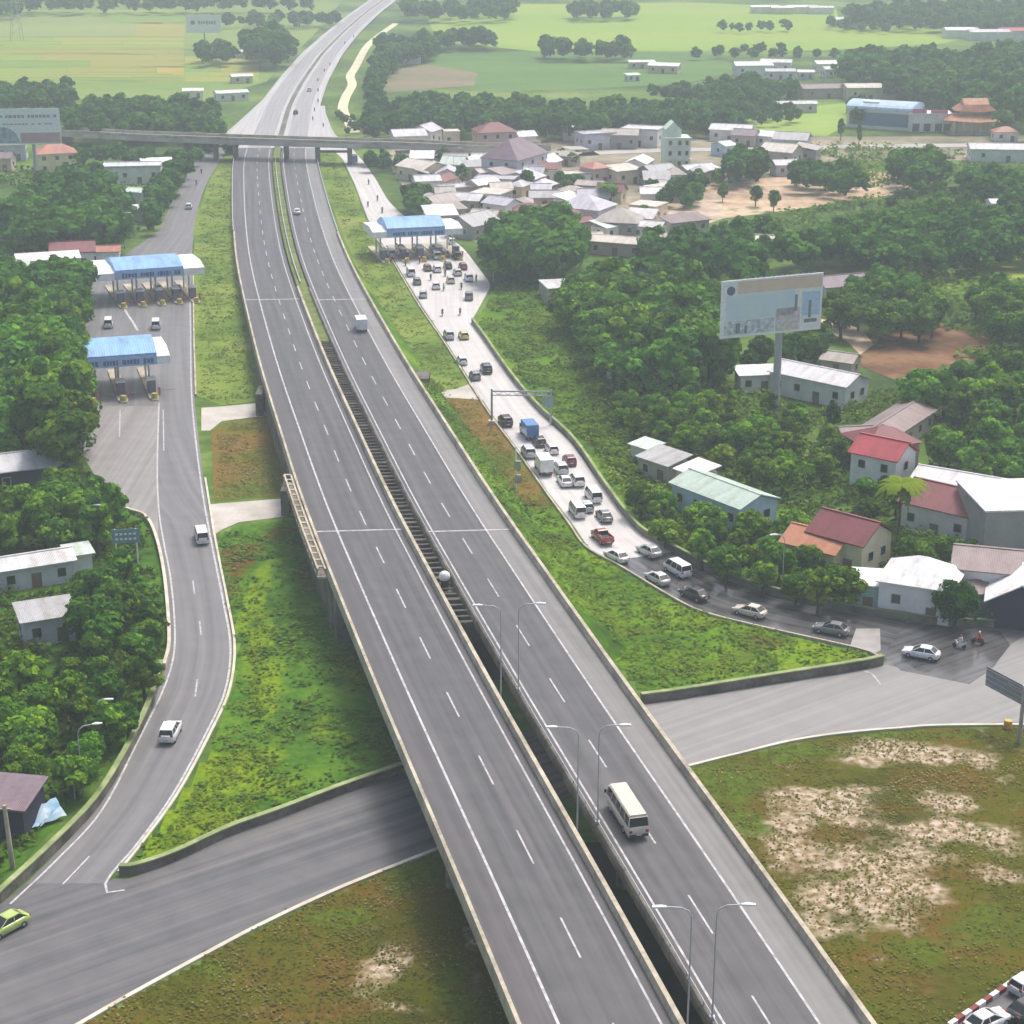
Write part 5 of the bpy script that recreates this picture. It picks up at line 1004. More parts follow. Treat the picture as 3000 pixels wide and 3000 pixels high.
# town behind and around the flyover
T = [
 (1195,388,11,8,5,4,1.2,'gable','white','lgrey','pale roofed house just right of the highway beyond the flyover'),
 (1248,374,9,7,5,4.4,1.4,'gable','white','lav','lavender roofed house beyond the flyover near the highway'),
 (1322,382,5,5,0,5.5,.3,'flat','cream','beige','narrow cream block beyond the flyover'),
 (1448,372,13,9,4,6.5,1.8,'hip','pink','maroon','pink two storey villa with maroon roof beyond the flyover'),
 (1538,392,6,5,0,4,1,'gable','white','white','small white roof peeking over the flyover right of the villa'),
 (1508,434,20,11,0,7,3.4,'hip','lav','purple','large grey house with big purple hip roof in front of the flyover'),
 (1455,520,12,7,0,3.6,.5,'flat','lav','lav','low lavender annex in front of the big purple hip roof'),
 (1236,480,12,9,-6,4,1.2,'gable','cream','beige','pale cream roof right of the far entry ramp'),
 (1332,470,7,6,20,3.6,1.4,'gable','white','mint','mint roofed house between cream roof and purple hip roof'),
 (1396,468,7,4,0,3,.8,'shed','white','white','white shed roof left of the big purple hip roof'),
 (1295,520,8,5,0,3,1.0,'gable','white','maroon','small maroon roof below the cream roof'),
 (1340,545,10,6,-4,3.4,.5,'flat','pink','lgrey','pale flat roof below the small maroon roof'),
 (1285,582,9,7,12,3.4,1.4,'gable','grey','brown','brown grey gable right of the far entry ramp'),
 (1360,575,11,6,-8,3.2,1,'gable','beige','lgrey','light grey gable in the tight cluster above the right toll canopy'),
 (1440,560,9,8,0,4,.4,'flat','concrete','beige','beige flat roof in the tight cluster below the lavender annex'),
 (1385,640,11,8,-10,3.4,1.6,'gable','grey','grey','grey gable right behind the right toll canopy'),
 (1308,606,9,5,6,3,.8,'shed','beige','brown','brown shed roof behind the right toll canopy'),
 (1470,588,8,6,0,3.4,1,'gable','white','lav','lavender gable left of the tall bright tree'),
 (1706,364,14,8,-8,4.4,1.2,'gable','white','white','bright white roof beyond the town road'),
 (1745,388,12,7,0,5,.5,'flat','lav','lav','grey block with dark windows under the bright white roof'),
 (1818,386,12,8,4,4.6,1.0,'gable','grey','brown','brown grey shop roof beyond the town road'),
 (1885,374,13,9,4,5.6,.5,'flat','white','lgrey','white block left of the mint tower house'),
 (1655,452,9,4,0,3,.6,'shed','beige','brown','brown lean to on the town road right of the purple hip roof'),
 (1742,482,6,6,0,5,.3,'flat','pink','brick','pink walled block with brick roof in the town'),
 (1824,492,9,6,0,4.2,.6,'shed','cream','beige','cream house in the town middle'),
 (1872,468,10,6,10,3.4,1,'gable','white','white','white roof below the mint tower house'),
 (1925,492,9,7,20,4,1.2,'gable','grey','grey','grey gable below the mint tower house'),
 (1690,505,11,6,0,3.4,.5,'flat','white','beige','beige flat roof right of the purple hip roof'),
 (2040,490,10,7,-6,3.6,1,'gable','beige','lgrey','light grey gable right of the mint tower house'),
 (2082,495,6,4,0,3,.6,'shed','white','white','small white shed right of the mint tower house'),
 (1715,588,13,10,-4,4.4,2.0,'hip','lav','lav','broad lavender hip roof right of the tall bright tree'),
 (1815,628,11,9,-24,4,2.0,'hip','grey','brown','brown grey hip roof below the broad lavender hip roof'),
 (1665,575,8,4,-10,3.2,.7,'shed','white','white','white strip roof behind the broad lavender hip roof'),
 (1900,596,8,7,0,4.6,.4,'flat','cream','beige','cream flat roofed house by the sandy yard'),
 (1782,655,7,5,10,3,.8,'shed','white','mint','small pale shed below the brown grey hip roof'),
 (1900,655,8,5,-10,3.2,.7,'gable','white','lgrey','light grey gable below the cream flat roofed house'),
 (2005,640,12,5,-4,3,.7,'shed','beige','mauve','long mauve shed at the edge of the sandy yard'),
 (1815,700,15,6,2,3.2,.7,'gable','pink','beige','long beige roof with pink wall above the big grove'),
 (1720,690,7,5,0,3,.8,'gable','beige','beige','short beige gable left of the long beige roof'),
 (1940,690,8,5,-8,3,.8,'gable','beige','brown','brown gable right of the long beige roof'),
 (2145,372,14,8,-6,4,1.0,'gable','white','lgrey','light grey long roof on the right beyond the town road'),
 (2185,388,8,6,0,3.6,1.2,'gable','beige','purple','purple brown roof beside the light grey long roof'),
 (2262,392,9,6,0,3.4,1,'gable','white','white','white gable left of the grey house cluster on the right road'),
 (2322,398,11,8,-8,4.6,1.4,'gable','lav','grey','grey gable in the cluster beside the right road'),
 (2290,432,11,8,-20,4.4,1.4,'gable','beige','beige','pale beige roof with a dark opening in the right cluster'),
 (2302,475,8,6,0,3.4,.8,'gable','lav','lgrey','lowest light grey gable of the right cluster'),
 (2368,430,9,6,10,4,.8,'shed','grey','brown','brown shed at the right end of the right cluster'),
 (2120,420,5,6,30,3.4,.8,'gable','blue','mint','pale blue hut by the dark round tree in the town'),
 (2420,252,22,9,10,4,1.4,'gable','beige','mauve','long mauve roof behind the blue hall'),
 (2545,250,20,10,4,5,1.2,'gable','cream','beige','long beige building behind the blue hall'),
 (2330,300,16,6,4,3.4,.8,'gable','lav','lgrey','low pale row left of the blue hall'),
 (2950,428,24,10,-6,4,1.2,'gable','white','lgrey','long white roofed building at the right edge below the temple'),
 (2945,588,9,5,6,3,.8,'gable','white','white','white roof in the trees at the right edge'),
 (2205,186,17,9,6,4.6,1.4,'gable','white','white','largest white roof of the distant left cluster'),
 (2275,178,14,7,-14,4.4,1.2,'gable','white','lgrey','second pale roof of the distant left cluster'),
 (2285,205,13,7,0,3.6,1.0,'gable','white','lav','lavender roof of the distant left cluster'),
 (2425,182,12,8,8,4,1.2,'gable','white','white','white roof of the distant right cluster'),
 (2460,198,16,7,12,3.8,1.0,'gable','white','lgrey','light grey roof of the distant right cluster'),
 (2360,208,7,6,0,3,.8,'gable','white','white','small white hut between the two distant clusters'),
 (1948,188,14,9,-16,3.4,1.0,'gable','cream','white','cream shed alone in the green field'),
 (1880,180,12,4,6,3,.6,'shed','cream','white','flat white shed left of the cream field shed'),
 (1853,218,6,4,20,2.6,.6,'shed','white','mint','tiny pale hut below the cream field shed'),
 (1183,166,16,6,0,3,.8,'gable','white','lgrey','long white shed right of the pale track'),
 (1138,196,8,4,0,2.6,.5,'shed','cream','white','tiny cream shed below the long white shed'),
 (1258,18,22,9,0,4.4,1.2,'gable','white','white','white shed at the top beside the highway'),
 (565,262,8,6,10,3,.8,'gable','white','white','small white hut left of the highway in the field'),
 (676,268,13,6,24,3.2,.8,'gable','white','white','larger white hut left of the highway'),
 (706,220,9,6,20,3,.8,'gable','cream','white','pale hut farther up left of the highway'),
 (690,150,12,5,0,3,.6,'shed','white','mint','pale shed under the distant billboard trees'),
 (2240,18,18,8,0,4,1,'gable','white','white','leftmost white roof along the top of the field'),
 (2290,20,14,8,0,4,1,'gable','cream','white','second white roof along the top of the field'),
 (2350,18,20,8,0,4,1,'gable','white','white','third white roof along the top of the field'),
 (2405,20,16,8,0,4,1,'gable','white','lgrey','rightmost pale roof along the top of the field'),
 (2482,54,20,9,0,4,1.2,'gable','white','lgrey','pale roof in front of the top right wood'),
 (2710,52,16,8,0,4,1.2,'gable','white','white','white roof inside the top right wood'),
 (2815,84,18,10,0,4.6,1.2,'gable','white','white','white roof left of the red one at the far right'),
 (2895,90,22,9,4,4.4,1.2,'gable','white','lgrey','light grey roof between the white and the red one at the far right'),
 (2975,86,18,9,0,4.6,1.6,'gable','white','red','red roof at the far right edge'),
 (2955,56,14,8,0,4,1.2,'gable','white','white','white roof behind the red one at the far right'),
]
for t in T:
    u, v, w, d, rot, hw, hr, typ, wl, rf, lb = t; near_ = v > 330; hsh = random.Random(u * 31 + v)
    if v > 330 and u < 2700:
        rot += hsh.choice((-38, -24, -12, 10, 22, 34, 62)); hr = hr * 1.5 if typ != 'flat' else hr; d *= 1.12
        if typ == 'flat' and hr < .45 and hsh.random() < .6: typ, hr = 'hip', 1.6
    H(u, v, w, d, rot, hw, hr, typ, wl, rf, lb, 3 if w > 9 else 2, 2 if hw > 6 else 1, detail=near_ or v > 170)
r_ = random.Random(5); tw = [P(u, v, 3) for u, v in [(1180,450),(1420,455),(1640,470),(1700,520),(1900,520),(2060,470),(2060,520),(1880,640),(1700,660),(1560,640),(1490,620),(1400,660),(1280,640),(1230,560)]]; n_ = 0
for _ in range(4000):
    x = r_.uniform(min(p[0] for p in tw), max(p[0] for p in tw)); y = r_.uniform(min(p[1] for p in tw), max(p[1] for p in tw))
    if not inside(tw, np.array([x]), np.array([y]))[0] or any((x - a) ** 2 + (y - b) ** 2 < (c * .8 + 3.6) ** 2 for a, b, c in HOUSES): continue
    w = r_.uniform(5, 9); e_ = H(1500, 500, w, w * r_.uniform(.6, .8), r_.choice((0, 15, 40, 65, 90, -20)), r_.uniform(2.8, 4), r_.uniform(1, 2), r_.choice(('gable', 'gable', 'hip', 'shed')), r_.choice(('white', 'cream', 'grey', 'beige', 'pink')), r_.choice(('lgrey', 'grey', 'brown', 'beige', 'maroon', 'lav', 'white')), 'small low house packed among the town roofs between flyover and sandy yard', 1); e_.location = (x, y, 0); e_['group'] = 'small packed town houses'; HOUSES[-1] = (x, y, w * .5); n_ += 1
    if n_ >= 46: break
# tall mint house with stepped gable front
p = P(1978, 492); e = empty('tower_house', (p.x, p.y, 0), R(4)); tag(e, 'tall mint green house with a pointed front in the town', 'house'); HOUSES.append((p.x, p.y, 5))
mb = MB(); mb.box((0, 0, 5), (8.2, 8, 10)); mb.box((-1.3, .3, 11.2), (5, 6.5, 2.4)); mb.loft([[(-3.8, y, 12.4), (1.2, y, 12.4), (-1.3, y, 14.8)] for y in (-2.9, 3.5)]); mb.build('wall', WALLC['mint'], e)
for z in (2, 5.2, 8.4):
    for x in (-2.4, .6, 2.9):
        mb = MB(); mb.box((0, 0, 0), (1.2, .12, 1.6)); f = mb.build('window', M_frame, e); f.location = (x, -4.03, z); mb = MB(); mb.box((0, -.03, 0), (.95, .12, 1.35)); mb.build('pane', M_glass, f)
for z in (3.5, 6.8, 10.0): mb = MB(); mb.box((0, -4.4, z), (8.6, 1.0, .2)); mb.build('balcony', WALLC['white'], e)
# blue hall, pink shop and temple
p = P(2590, 372); e = empty('hall', (p.x, p.y, 0), R(-28)); tag(e, 'large hall with white barrel roof and blue glass side', 'hall'); HOUSES.append((p.x, p.y, 11))
mb = MB(); mb.box((0, 0, 3.5), (24, 15, 7)); mb.build('wall', WALLC['white'], e)
mb = MB(); mb.loft([[(x, 8 * math.cos(t), 7 + 2.6 * math.sin(t)) for t in np.linspace(math.pi, 0, 10)] + [(x, 8, 6.9), (x, -8, 6.9)] for x in (-12.5, 12.5)]); mb.build('roof', ROOFC['blue'], e)
mb = MB(); mb.box((0, -7.56, 3.6), (22, .12, 4.6)); mb.build('glass_front', paint('blue_glass', (.06, .16, .3), .15), e)
mb = MB(); mb.box((-4, -3, 8.9), (6, 4, 1.2)); mb.build('skylight', WALLC['white'], e)
p = P(2718, 382); e = empty('shop', (p.x, p.y, 0), R(-4)); tag(e, 'white shop with pink signs between the blue hall and the temple', 'shop'); HOUSES.append((p.x, p.y, 7))
mb = MB(); mb.box((0, 0, 3.2), (15, 9, 6.4)); mb.build('wall', WALLC['white'], e); mb = MB(); mb.box((0, 0, 6.5), (15.6, 9.6, .25)); mb.build('roof', ROOFC['white'], e)
for x, w, z in ((-4, 5, 7.4), (3, 6, 7.0)): mb = MB(); mb.box((x, -4.2, z), (w, .5, 1.6)); mb.build('sign', paint('sign_pink', (.5, .12, .26)), e)
for x in (-5, -1, 3, 6): mb = MB(); mb.box((x, -4.53, 1.6), (2.4, .1, 2.8)); mb.build('shutter', M_glass, e)
p = P(2848, 390); e = empty('temple', (p.x, p.y, 0), R(2)); tag(e, 'temple with two tiers of orange tiled roof on columns', 'temple'); HOUSES.append((p.x, p.y, 9))
mb = MB(); mb.box((0, 0, .4), (18, 11, .8)); mb.build('base', WALLC['beige'], e); mb = MB(); mb.box((0, .5, 2.8), (12, 7, 4.2)); mb.box((0, .5, 7.0), (9, 5, 2)); mb.build('wall', WALLC['cream'], e)
def flare(mb, w, d, z, h, k, up):
    a = [(-w, -d, z + up), (0, -d, z), (w, -d, z + up), (w, 0, z), (w, d, z + up), (0, d, z), (-w, d, z + up), (-w, 0, z)]; t = [(x * k, y * k, z + h) for x, y, _ in a]; mb.loft([a, t])
mb = MB(); flare(mb, 10.5, 7, 4.6, 2.2, .55, .7); mb.build('lower_roof', ROOFC['orange'], e)
mb = MB(); flare(mb, 7, 4.6, 7.9, 2.6, .62, .5); mb.loft([[(x, -3, 10.4), (x, 3, 10.4), (x, 0, 12.4)] for x in (-4.6, 4.6)]); mb.build('upper_roof', ROOFC['orange'], e)
for x in np.linspace(-8, 8, 6): mb = MB(); mb.cyl((x, -4.8, .8), (x, -4.8, 4.9), .35, None, 8); mb.build('column', WALLC['cream'], e)
H(2945, 378, 8, 6, 0, 3.4, 1.6, 'hip', 'white', 'brick', 'small brick red gate roof right of the temple', 2)
# power pylon far left
for (u, v, h_, lb) in ((50, 118, 30, 'faint lattice pylon far left in the fields'),):
    p = P(u, v); e = empty('pylon', tuple(p)); tag(e, lb, 'pylon'); mb = MB()
    for sx in (-1, 1):
        for sy in (-1, 1): mb.cyl((sx * 3, sy * 3, 0), (sx * .5, sy * .5, h_), .16, .1, 5)
    for z in range(3, h_, 4):
        k = 3 - 2.5 * z / h_; k2 = 3 - 2.5 * min(z + 4, h_) / h_
        for s in (-1, 1): mb.cyl((-k, s * k, z), (k2, s * k2, min(z + 4, h_)), .07, None, 4); mb.cyl((s * k, -k, z), (s * k2, k2, min(z + 4, h_)), .07, None, 4)
    mb.build('tower', M_steel, e)
    for z in (h_ - 2, h_ - 6, h_ - 10): mb = MB(); mb.box((0, 0, z), (11, .5, .3)); mb.build('crossarm', M_steel, e)
# ------------------------------------------------------------------ trees
rng = np.random.default_rng(11)
L_tree = leafmat('tree_leaves', [(0, (.026, .078, .014)), (.35, (.055, .145, .016)), (.7, (.11, .23, .018)), (1, (.19, .31, .025))])
L_low = leafmat('undergrowth_leaves', [(0, (.07, .13, .016)), (.35, (.12, .21, .018)), (.7, (.19, .29, .02)), (1, (.27, .36, .03))])
L_dry = leafmat('dry_grass_blades', [(0, (.09, .1, .016)), (.4, (.15, .15, .022)), (.7, (.21, .17, .05)), (1, (.34, .28, .16))])
M_bark = mat('bark', [(.3, '#3a3026'), (.7, '#5c5042')], 2, rough=.95, coord='obj')
def unit(a): return a / np.maximum(np.linalg.norm(a, axis=-1, keepdims=True), 1e-9)
def quads_at(c, nrm, size, aspect=1.0):
    """one quad per centre, turned randomly about its normal"""
    r = rng.normal(size=c.shape); t = unit(np.cross(nrm, r)); b = np.cross(nrm, t)
    s = size[:, None] * .5; t = t * s; b = b * s * aspect
    return np.stack([c - t - b, c + t - b, c + t + b, c - t + b], 1).reshape(-1, 3)
def crown(nc, nl, size, Rr=2.9, z0=2.2, z1=8.0, pear=.25):
    zc, hz = (z0 + z1) / 2, (z1 - z0) / 2
    d = unit(rng.normal(size=(nc, 3))); d[:, 2] = np.abs(d[:, 2]) * np.where(rng.random(nc) < .78, 1, -1)
    rad = rng.uniform(.5, .98, nc)[:, None]; cc = d * rad * np.array([Rr * .82, Rr * .82, hz * .82]); 
    cc[:, :2] *= (1 - pear * (cc[:, 2:] / hz)); cc[:, 2] += zc
    cr = rng.uniform(.75, 1.3, nc) * Rr / 2.9; tint = rng.random(nc)
    ld = unit(rng.normal(size=(nc, nl, 3)) + np.array([0, 0, .35])); lr = rng.uniform(.55, 1.05, (nc, nl, 1))
    pos = (cc[:, None] + ld * lr * cr[:, None, None] * np.array([1, 1, .8])).reshape(-1, 3)
    nrm = unit(ld.reshape(-1, 3) + .32 * rng.normal(size=(nc * nl, 3)))
    v = quads_at(pos, nrm, rng.uniform(.7, 1.3, nc * nl) * size, .8)
    return v, np.clip(np.repeat(tint, nl) * .75 + rng.random(nc * nl) * .3, 0, 1)
def qidx(n): return np.arange(n * 4).reshape(n, 4)
TREES = []                                      # prototypes: (trunk mesh, crown mesh)
for k in range(7):
    v, t = crown(34 + 4 * k, 74, .43, (2.8, 2.15, 3.1, 1.95, 2.9, 2.45, 3.3)[k], (1.2, .8, 1.5, .7, 1.3, 1.0, 1.6)[k], (7.7, 8.2, 7.4, 8.4, 7.8, 8.1, 7.2)[k], (.15, .4, .0, .3, .35, .2, .1)[k])
    co = np_mesh('crown', v, qidx(len(t)), L_tree, t); mb = MB(); a = rng.uniform(-.3, .3, 2)
    mb.cyl((0, 0, -.1), (a[0], a[1], 3.4), .26, .17, 8); top = (a[0], a[1], 3.3)
    for j in range(5): an = j * 1.26 + k; mb.cyl(top, (a[0] + 1.5 * math.cos(an), a[1] + 1.5 * math.sin(an), 5.2 + .3 * (j % 3)), .12, .04, 6)
    to = mb.build('trunk', M_bark); TREES.append((to.data, co.data)); bpy.data.objects.remove(to); bpy.data.objects.remove(co)
FARV = [crown(26, 22, .85, 3.0, 1.2, 8, .2) for _ in range(6)]
HX_ = np.array([h[0] for h in HOUSES]); HY_ = np.array([h[1] for h in HOUSES]); HR_ = np.array([h[2] for h in HOUSES])
def free(x, y, pad): return not np.any((HX_ - x) ** 2 + (HY_ - y) ** 2 < (HR_ + pad) ** 2)
def poly_pts(poly, spacing, tries=30, pad=None):
    xs = [p[0] for p in poly]; ys = [p[1] for p in poly]; A = (max(xs) - min(xs)) * (max(ys) - min(ys)); n = int(A / spacing ** 2 * 1.0) + 3
    X = rng.uniform(min(xs), max(xs), n * tries // 4); Y = rng.uniform(min(ys), max(ys), n * tries // 4); m = inside(poly, X, Y); X, Y = X[m], Y[m]
    keep = []; cell = {}
    for x, y in zip(X, Y):
        i, j = int(x // spacing), int(y // spacing)
        if any((x - a) ** 2 + (y - b) ** 2 < spacing ** 2 for di in (-1, 0, 1) for dj in (-1, 0, 1) for a, b in cell.get((i + di, j + dj), ())): continue
        if pad is not None and not free(x, y, pad): continue
        cell.setdefault((i, j), []).append((x, y)); keep.append((x, y))
    return keep
GROVES = [
 ('tall tree in the big dark grove left of the toll canopies', 'grove left of the toll canopies', [(-60,930),(60,905),(150,930),(215,960),(228,1080),(235,1150),(215,1230),(190,1290),(120,1305),(-60,1310)], 11, 16, 4.9, (1.05, 1.12, 1)),
 ('dark tree in the wood left of the farther left canopy', 'wood left of the farther left canopy', [(-60,790),(80,790),(200,800),(232,840),(225,900),(185,960),(110,890),(-60,920)], 8, 11, 4.2, (.75, .95, 1)),
 ('dark tree in the dense grove above the maroon roof on the left', 'dense grove above the maroon roof', [(20,630),(90,570),(200,545),(340,560),(365,640),(335,685),(200,690),(30,700)], 9, 12, 4.4, (.65, .9, .95)),
 ('tree below the flyover on the left beside the white buildings', 'trees beside the white buildings', [(120,520),(200,500),(300,500),(330,545),(300,556),(130,548)], 6, 9, 4.5, (.8, .95, 1)),
 ('tree between the white buildings and the far exit ramp', 'trees by the far exit ramp', [(430,560),(520,480),(545,470),(500,560),(455,640),(430,650)], 6, 9, 4.2, (.8, 1, 1)),
 ('dark tree under the left part of the flyover', 'trees under the flyover', [(195,440),(400,445),(590,450),(570,470),(500,485),(330,452),(215,468)], 5, 8, 4.5, (.7, .88, 1.1)),
 ('tree in the left thicket around the grey roofs', 'thicket around the grey roofs', [(150,1420),(255,1420),(292,1470),(360,1530),(330,1560),(250,1590),(120,1605),(-40,1590),(-40,1450),(90,1440)], 6, 9.5, 3.9, (1.0, 1.08, .85)),
 ('tree between the left thicket houses and the exit ramp', 'trees along the exit ramp', [(250,1680),(330,1650),(425,1672),(455,1800),(440,1950),(395,2080),(330,2140),(290,1990),(240,1900),(250,1830),(210,1720)], 5, 8, 3.8, (.85, 1, .9)),
 ('low tree in the thicket at the lower left edge', 'thicket at the lower left edge', [(-40,1900),(110,1910),(250,1940),(320,2010),(320,2150),(250,2230),(150,2290),(60,2260),(-40,2240)], 4.5, 7.5, 3.7, (1.05, 1.08, .8)),
 ('tree of the tall bright clump above the right toll canopy', 'bright clump above the right toll canopy', [(1460,690),(1520,650),(1600,630),(1690,670),(1705,725),(1635,765),(1510,765),(1445,745)], 10, 13, 4.4, (1.25, 1.2, .9)),
 ('tree in the big grove right of the toll yard', 'big grove right of the toll yard', [(1660,820),(1800,790),(2000,770),(2170,765),(2270,800),(2105,860),(2090,1020),(2110,1080),(1920,1095),(1790,1066),(1730,980),(1655,910)], 9, 15, 4.8, (.95, 1.05, 1)),
 ('tree in the long band behind the tall billboard', 'long band behind the tall billboard', [(2290,720),(2480,660),(2750,610),(3060,640),(3060,720),(2700,770),(2450,740),(2320,760)], 8, 11, 4.6, (.9, 1, 1)),
 ('tree between the tall billboard and the bare earth', 'trees right of the tall billboard', [(2420,880),(2560,810),(2670,815),(2690,870),(2780,910),(2690,945),(2570,938),(2430,925)], 7, 10, 4.3, (.9, 1, .95)),
 ('tree at the right edge beyond the bare earth', 'trees beyond the bare earth', [(2850,870),(3060,840),(3060,970),(2920,970)], 7, 10, 4.3, (.9, 1.02, 1)),
 ('dark tree below the tall billboard board', 'trees below the billboard', [(2105,1040),(2240,1020),(2380,975),(2420,1010),(2300,1050),(2130,1085)], 6, 9, 4.2, (.62, .8, .85)),
 ('bushy tree at the foot of the tall billboard', 'bushy trees at the foot of the billboard', [(1800,1150),(1910,1140),(2200,1180),(2450,1210),(2470,1270),(2460,1370),(2320,1400),(2240,1390),(2080,1325),(1960,1265),(1840,1240)], 4.5, 7, 3.5, (1.25, 1.15, .75)),
 ('bushy tree between the boundary wall and the green roofed house', 'bushy trees along the boundary wall', [(1855,1420),(1980,1455),(2100,1540),(2240,1545),(2330,1530),(2320,1600),(2440,1660),(2520,1690),(2500,1745),(2400,1735),(2255,1695),(2100,1640),(1980,1570),(1890,1500)], 4, 6.5, 3.1, (1.12, 1.12, .8)),
 ('tree in the wood right of the red roofed house', 'wood right of the red roofed house', [(2690,1110),(2810,1090),(3060,1060),(3060,1360),(2910,1385),(2790,1375),(2735,1310),(2735,1210),(2680,1150)], 6, 9, 4.2, (.95, 1.08, .9)),
 ('garden tree between the cream house and the red roofed house', 'garden trees', [(2480,1420),(2590,1410),(2660,1480),(2610,1500),(2540,1485),(2480,1490)], 4, 6.5, 3.8, (.85, 1, .9)),
 ('garden tree behind the white block house', 'garden trees behind the white block house', [(2640,1600),(2760,1570),(2900,1610),(2890,1640),(2830,1670),(2760,1640),(2650,1650)], 3.5, 6, 3.4, (1, 1.08, .85)),
 ('round tree in the town beside the sandy yard', 'trees beside the sandy yard', [(2130,455),(2225,455),(2235,500),(2140,505)], 8, 10, 4.2, (.7, .9, 1)),
 ('tree in the row between the sandy yard and the right road', 'row above the sandy yard', [(2330,500),(2420,485),(2530,515),(2530,545),(2400,540),(2335,520)], 7, 9, 4.6, (.8, .95, 1)),
 ('tree of the dark clump below the blue hall', 'dark clump below the blue hall', [(2610,480),(2740,460),(2765,505),(2665,525)], 8, 10, 4.6, (.78, .92, 1)),
 ('tree of the dark clump below the temple', 'dark clump below the temple', [(2815,510),(2920,505),(2930,550),(2825,552)], 8, 10, 4.6, (.75, .92, 1)),
 ('tree at the right edge above the long band', 'trees above the long band', [(2945,530),(3060,520),(3060,610),(2905,590)], 8, 10, 4.8, (.8, .95, 1)),
 ('tree among the town roofs', 'trees among the town roofs', [(1180,560),(1255,560),(1260,600),(1200,610)], 6, 8, 4.2, (.75, .95, 1.05)),
 ('tree among the houses below the mint tower house', 'trees below the mint tower house', [(1900,540),(2020,535),(2060,560),(2010,590),(1930,580)], 5, 7, 4.4, (.9, 1, .95)),
 ('small tree at the edge of the big grove and the town', 'trees between grove and town', [(1900,690),(2030,670),(2080,690),(2230,650),(2290,700),(2130,740),(1980,760),(1880,745)], 6, 8, 4.6, (.85, 1, .95)),
]
cand = []
for lb, grp, poly, h0, h1, sp, col in GROVES:
    sp *= 1.12; hm = (h0 + h1) / 2; wp = [P(u, v, hm * .58) for u, v in poly]
    for x, y in poly_pts(wp, sp, 40, .8): cand.append([math.hypot(x, y), x, y, rng.uniform(h0, h1), col, lb, grp])
# lone trees the photo shows one by one: (crown centre pixel, height, width factor, tint, label)
LONE = [(2912,1790,3.2,.9,(1.6,1.4,.5),'small bright yellow green shrub tree right of the round dark tree'),
 (2215,566,6.5,.8,(.7,.85,.9),'left one of two round trees standing on the sandy yard'),(2268,580,6.5,.8,(.7,.85,.9),'right one of two round trees standing on the sandy yard'),(2118,556,6,.7,(.8,.9,.85),'small round tree at the left end of the sandy yard'),
 (1355,505,7,1.1,(.7,.9,1),'dark round tree between the mint roof and the purple hip roof'),(1545,525,8,.9,(.7,.92,1),'dark tree in front of the right end of the purple hip roof'),(1790,560,7,.9,(.7,.95,1.05),'palm like dark tree right of the lavender hip roof'),
 (1890,620,5.5,1.0,(1.2,1.15,.6),'yellow green garden tree in front of the cream flat roofed house'),(2465,372,8,.7,(.7,.9,.95),'tall narrow tree left of the blue hall'),(2518,390,8,.6,(.72,.85,.95),'narrow tree at the left corner of the blue hall'),
 (2585,955,6.5,1.2,(1.1,1.1,.8),'bushy tree on the sand track beside the bare earth'),(1410,640,5,.8,(.7,.85,.9),'small dark tree behind the right toll canopy'),(495,372,9,1.0,(1.1,1.15,1),'pale round tree just beyond the left part of the flyover'),
 (2440,1215,6,1.0,(.55,.62,.6),'dark tree below the end of the long light grey shed'),(2225,1540,4,.9,(.6,.8,.7),'dark shrub under the blue end wall'),(330,2055,0,0,None,None)]
for u, v, h, wf, col, lb in LONE:
    if h: p = P(u, v, h * .58); cand.append([1, p.x, p.y, h, col, lb, None, wf])
cand.sort(key=lambda c: c[0])
def place_tree(c):
    _, x, y, h, col, lb, grp = c[:7]; wf = c[7] if len(c) > 7 else rng.uniform(1.02, 1.3); tm, cm = TREES[rng.integers(len(TREES))]
    e = empty('broadleaf_tree', (x, y, gz(x, y)), rng.uniform(0, 6.28)); s = h / 8; tag(e, lb, 'tree', grp)
    for n_, me in (('trunk', tm), ('crown', cm)):
        o = bpy.data.objects.new(n_, me); COL.objects.link(o); o.parent = e; o.scale = (s * wf, s * wf, s)
        if n_ == 'crown': b_ = rng.uniform(.8, 1.6); o.color = (col[0] * b_ * rng.uniform(.85, 1.3), col[1] * b_, col[2] * b_ * rng.uniform(.8, 1.1), 1)
for c in cand[:298]: place_tree(c)
rest = cand[298:]
v, t = crown(60, 60, .34, 3.0, .3, 6.4, 0); p = P(2802, 1768, 3.2); e = empty('round_tree', (p.x, p.y, 0)); tag(e, 'round dark clipped tree beside the white block house', 'tree')
np_mesh('crown', v, qidx(len(t)), L_tree, t * .5, e).color = (.55, .85, .75, 1); mb = MB(); mb.cyl((0, 0, -.1), (0, 0, 3.5), .2, .12, 8); mb.build('trunk', M_bark, e)
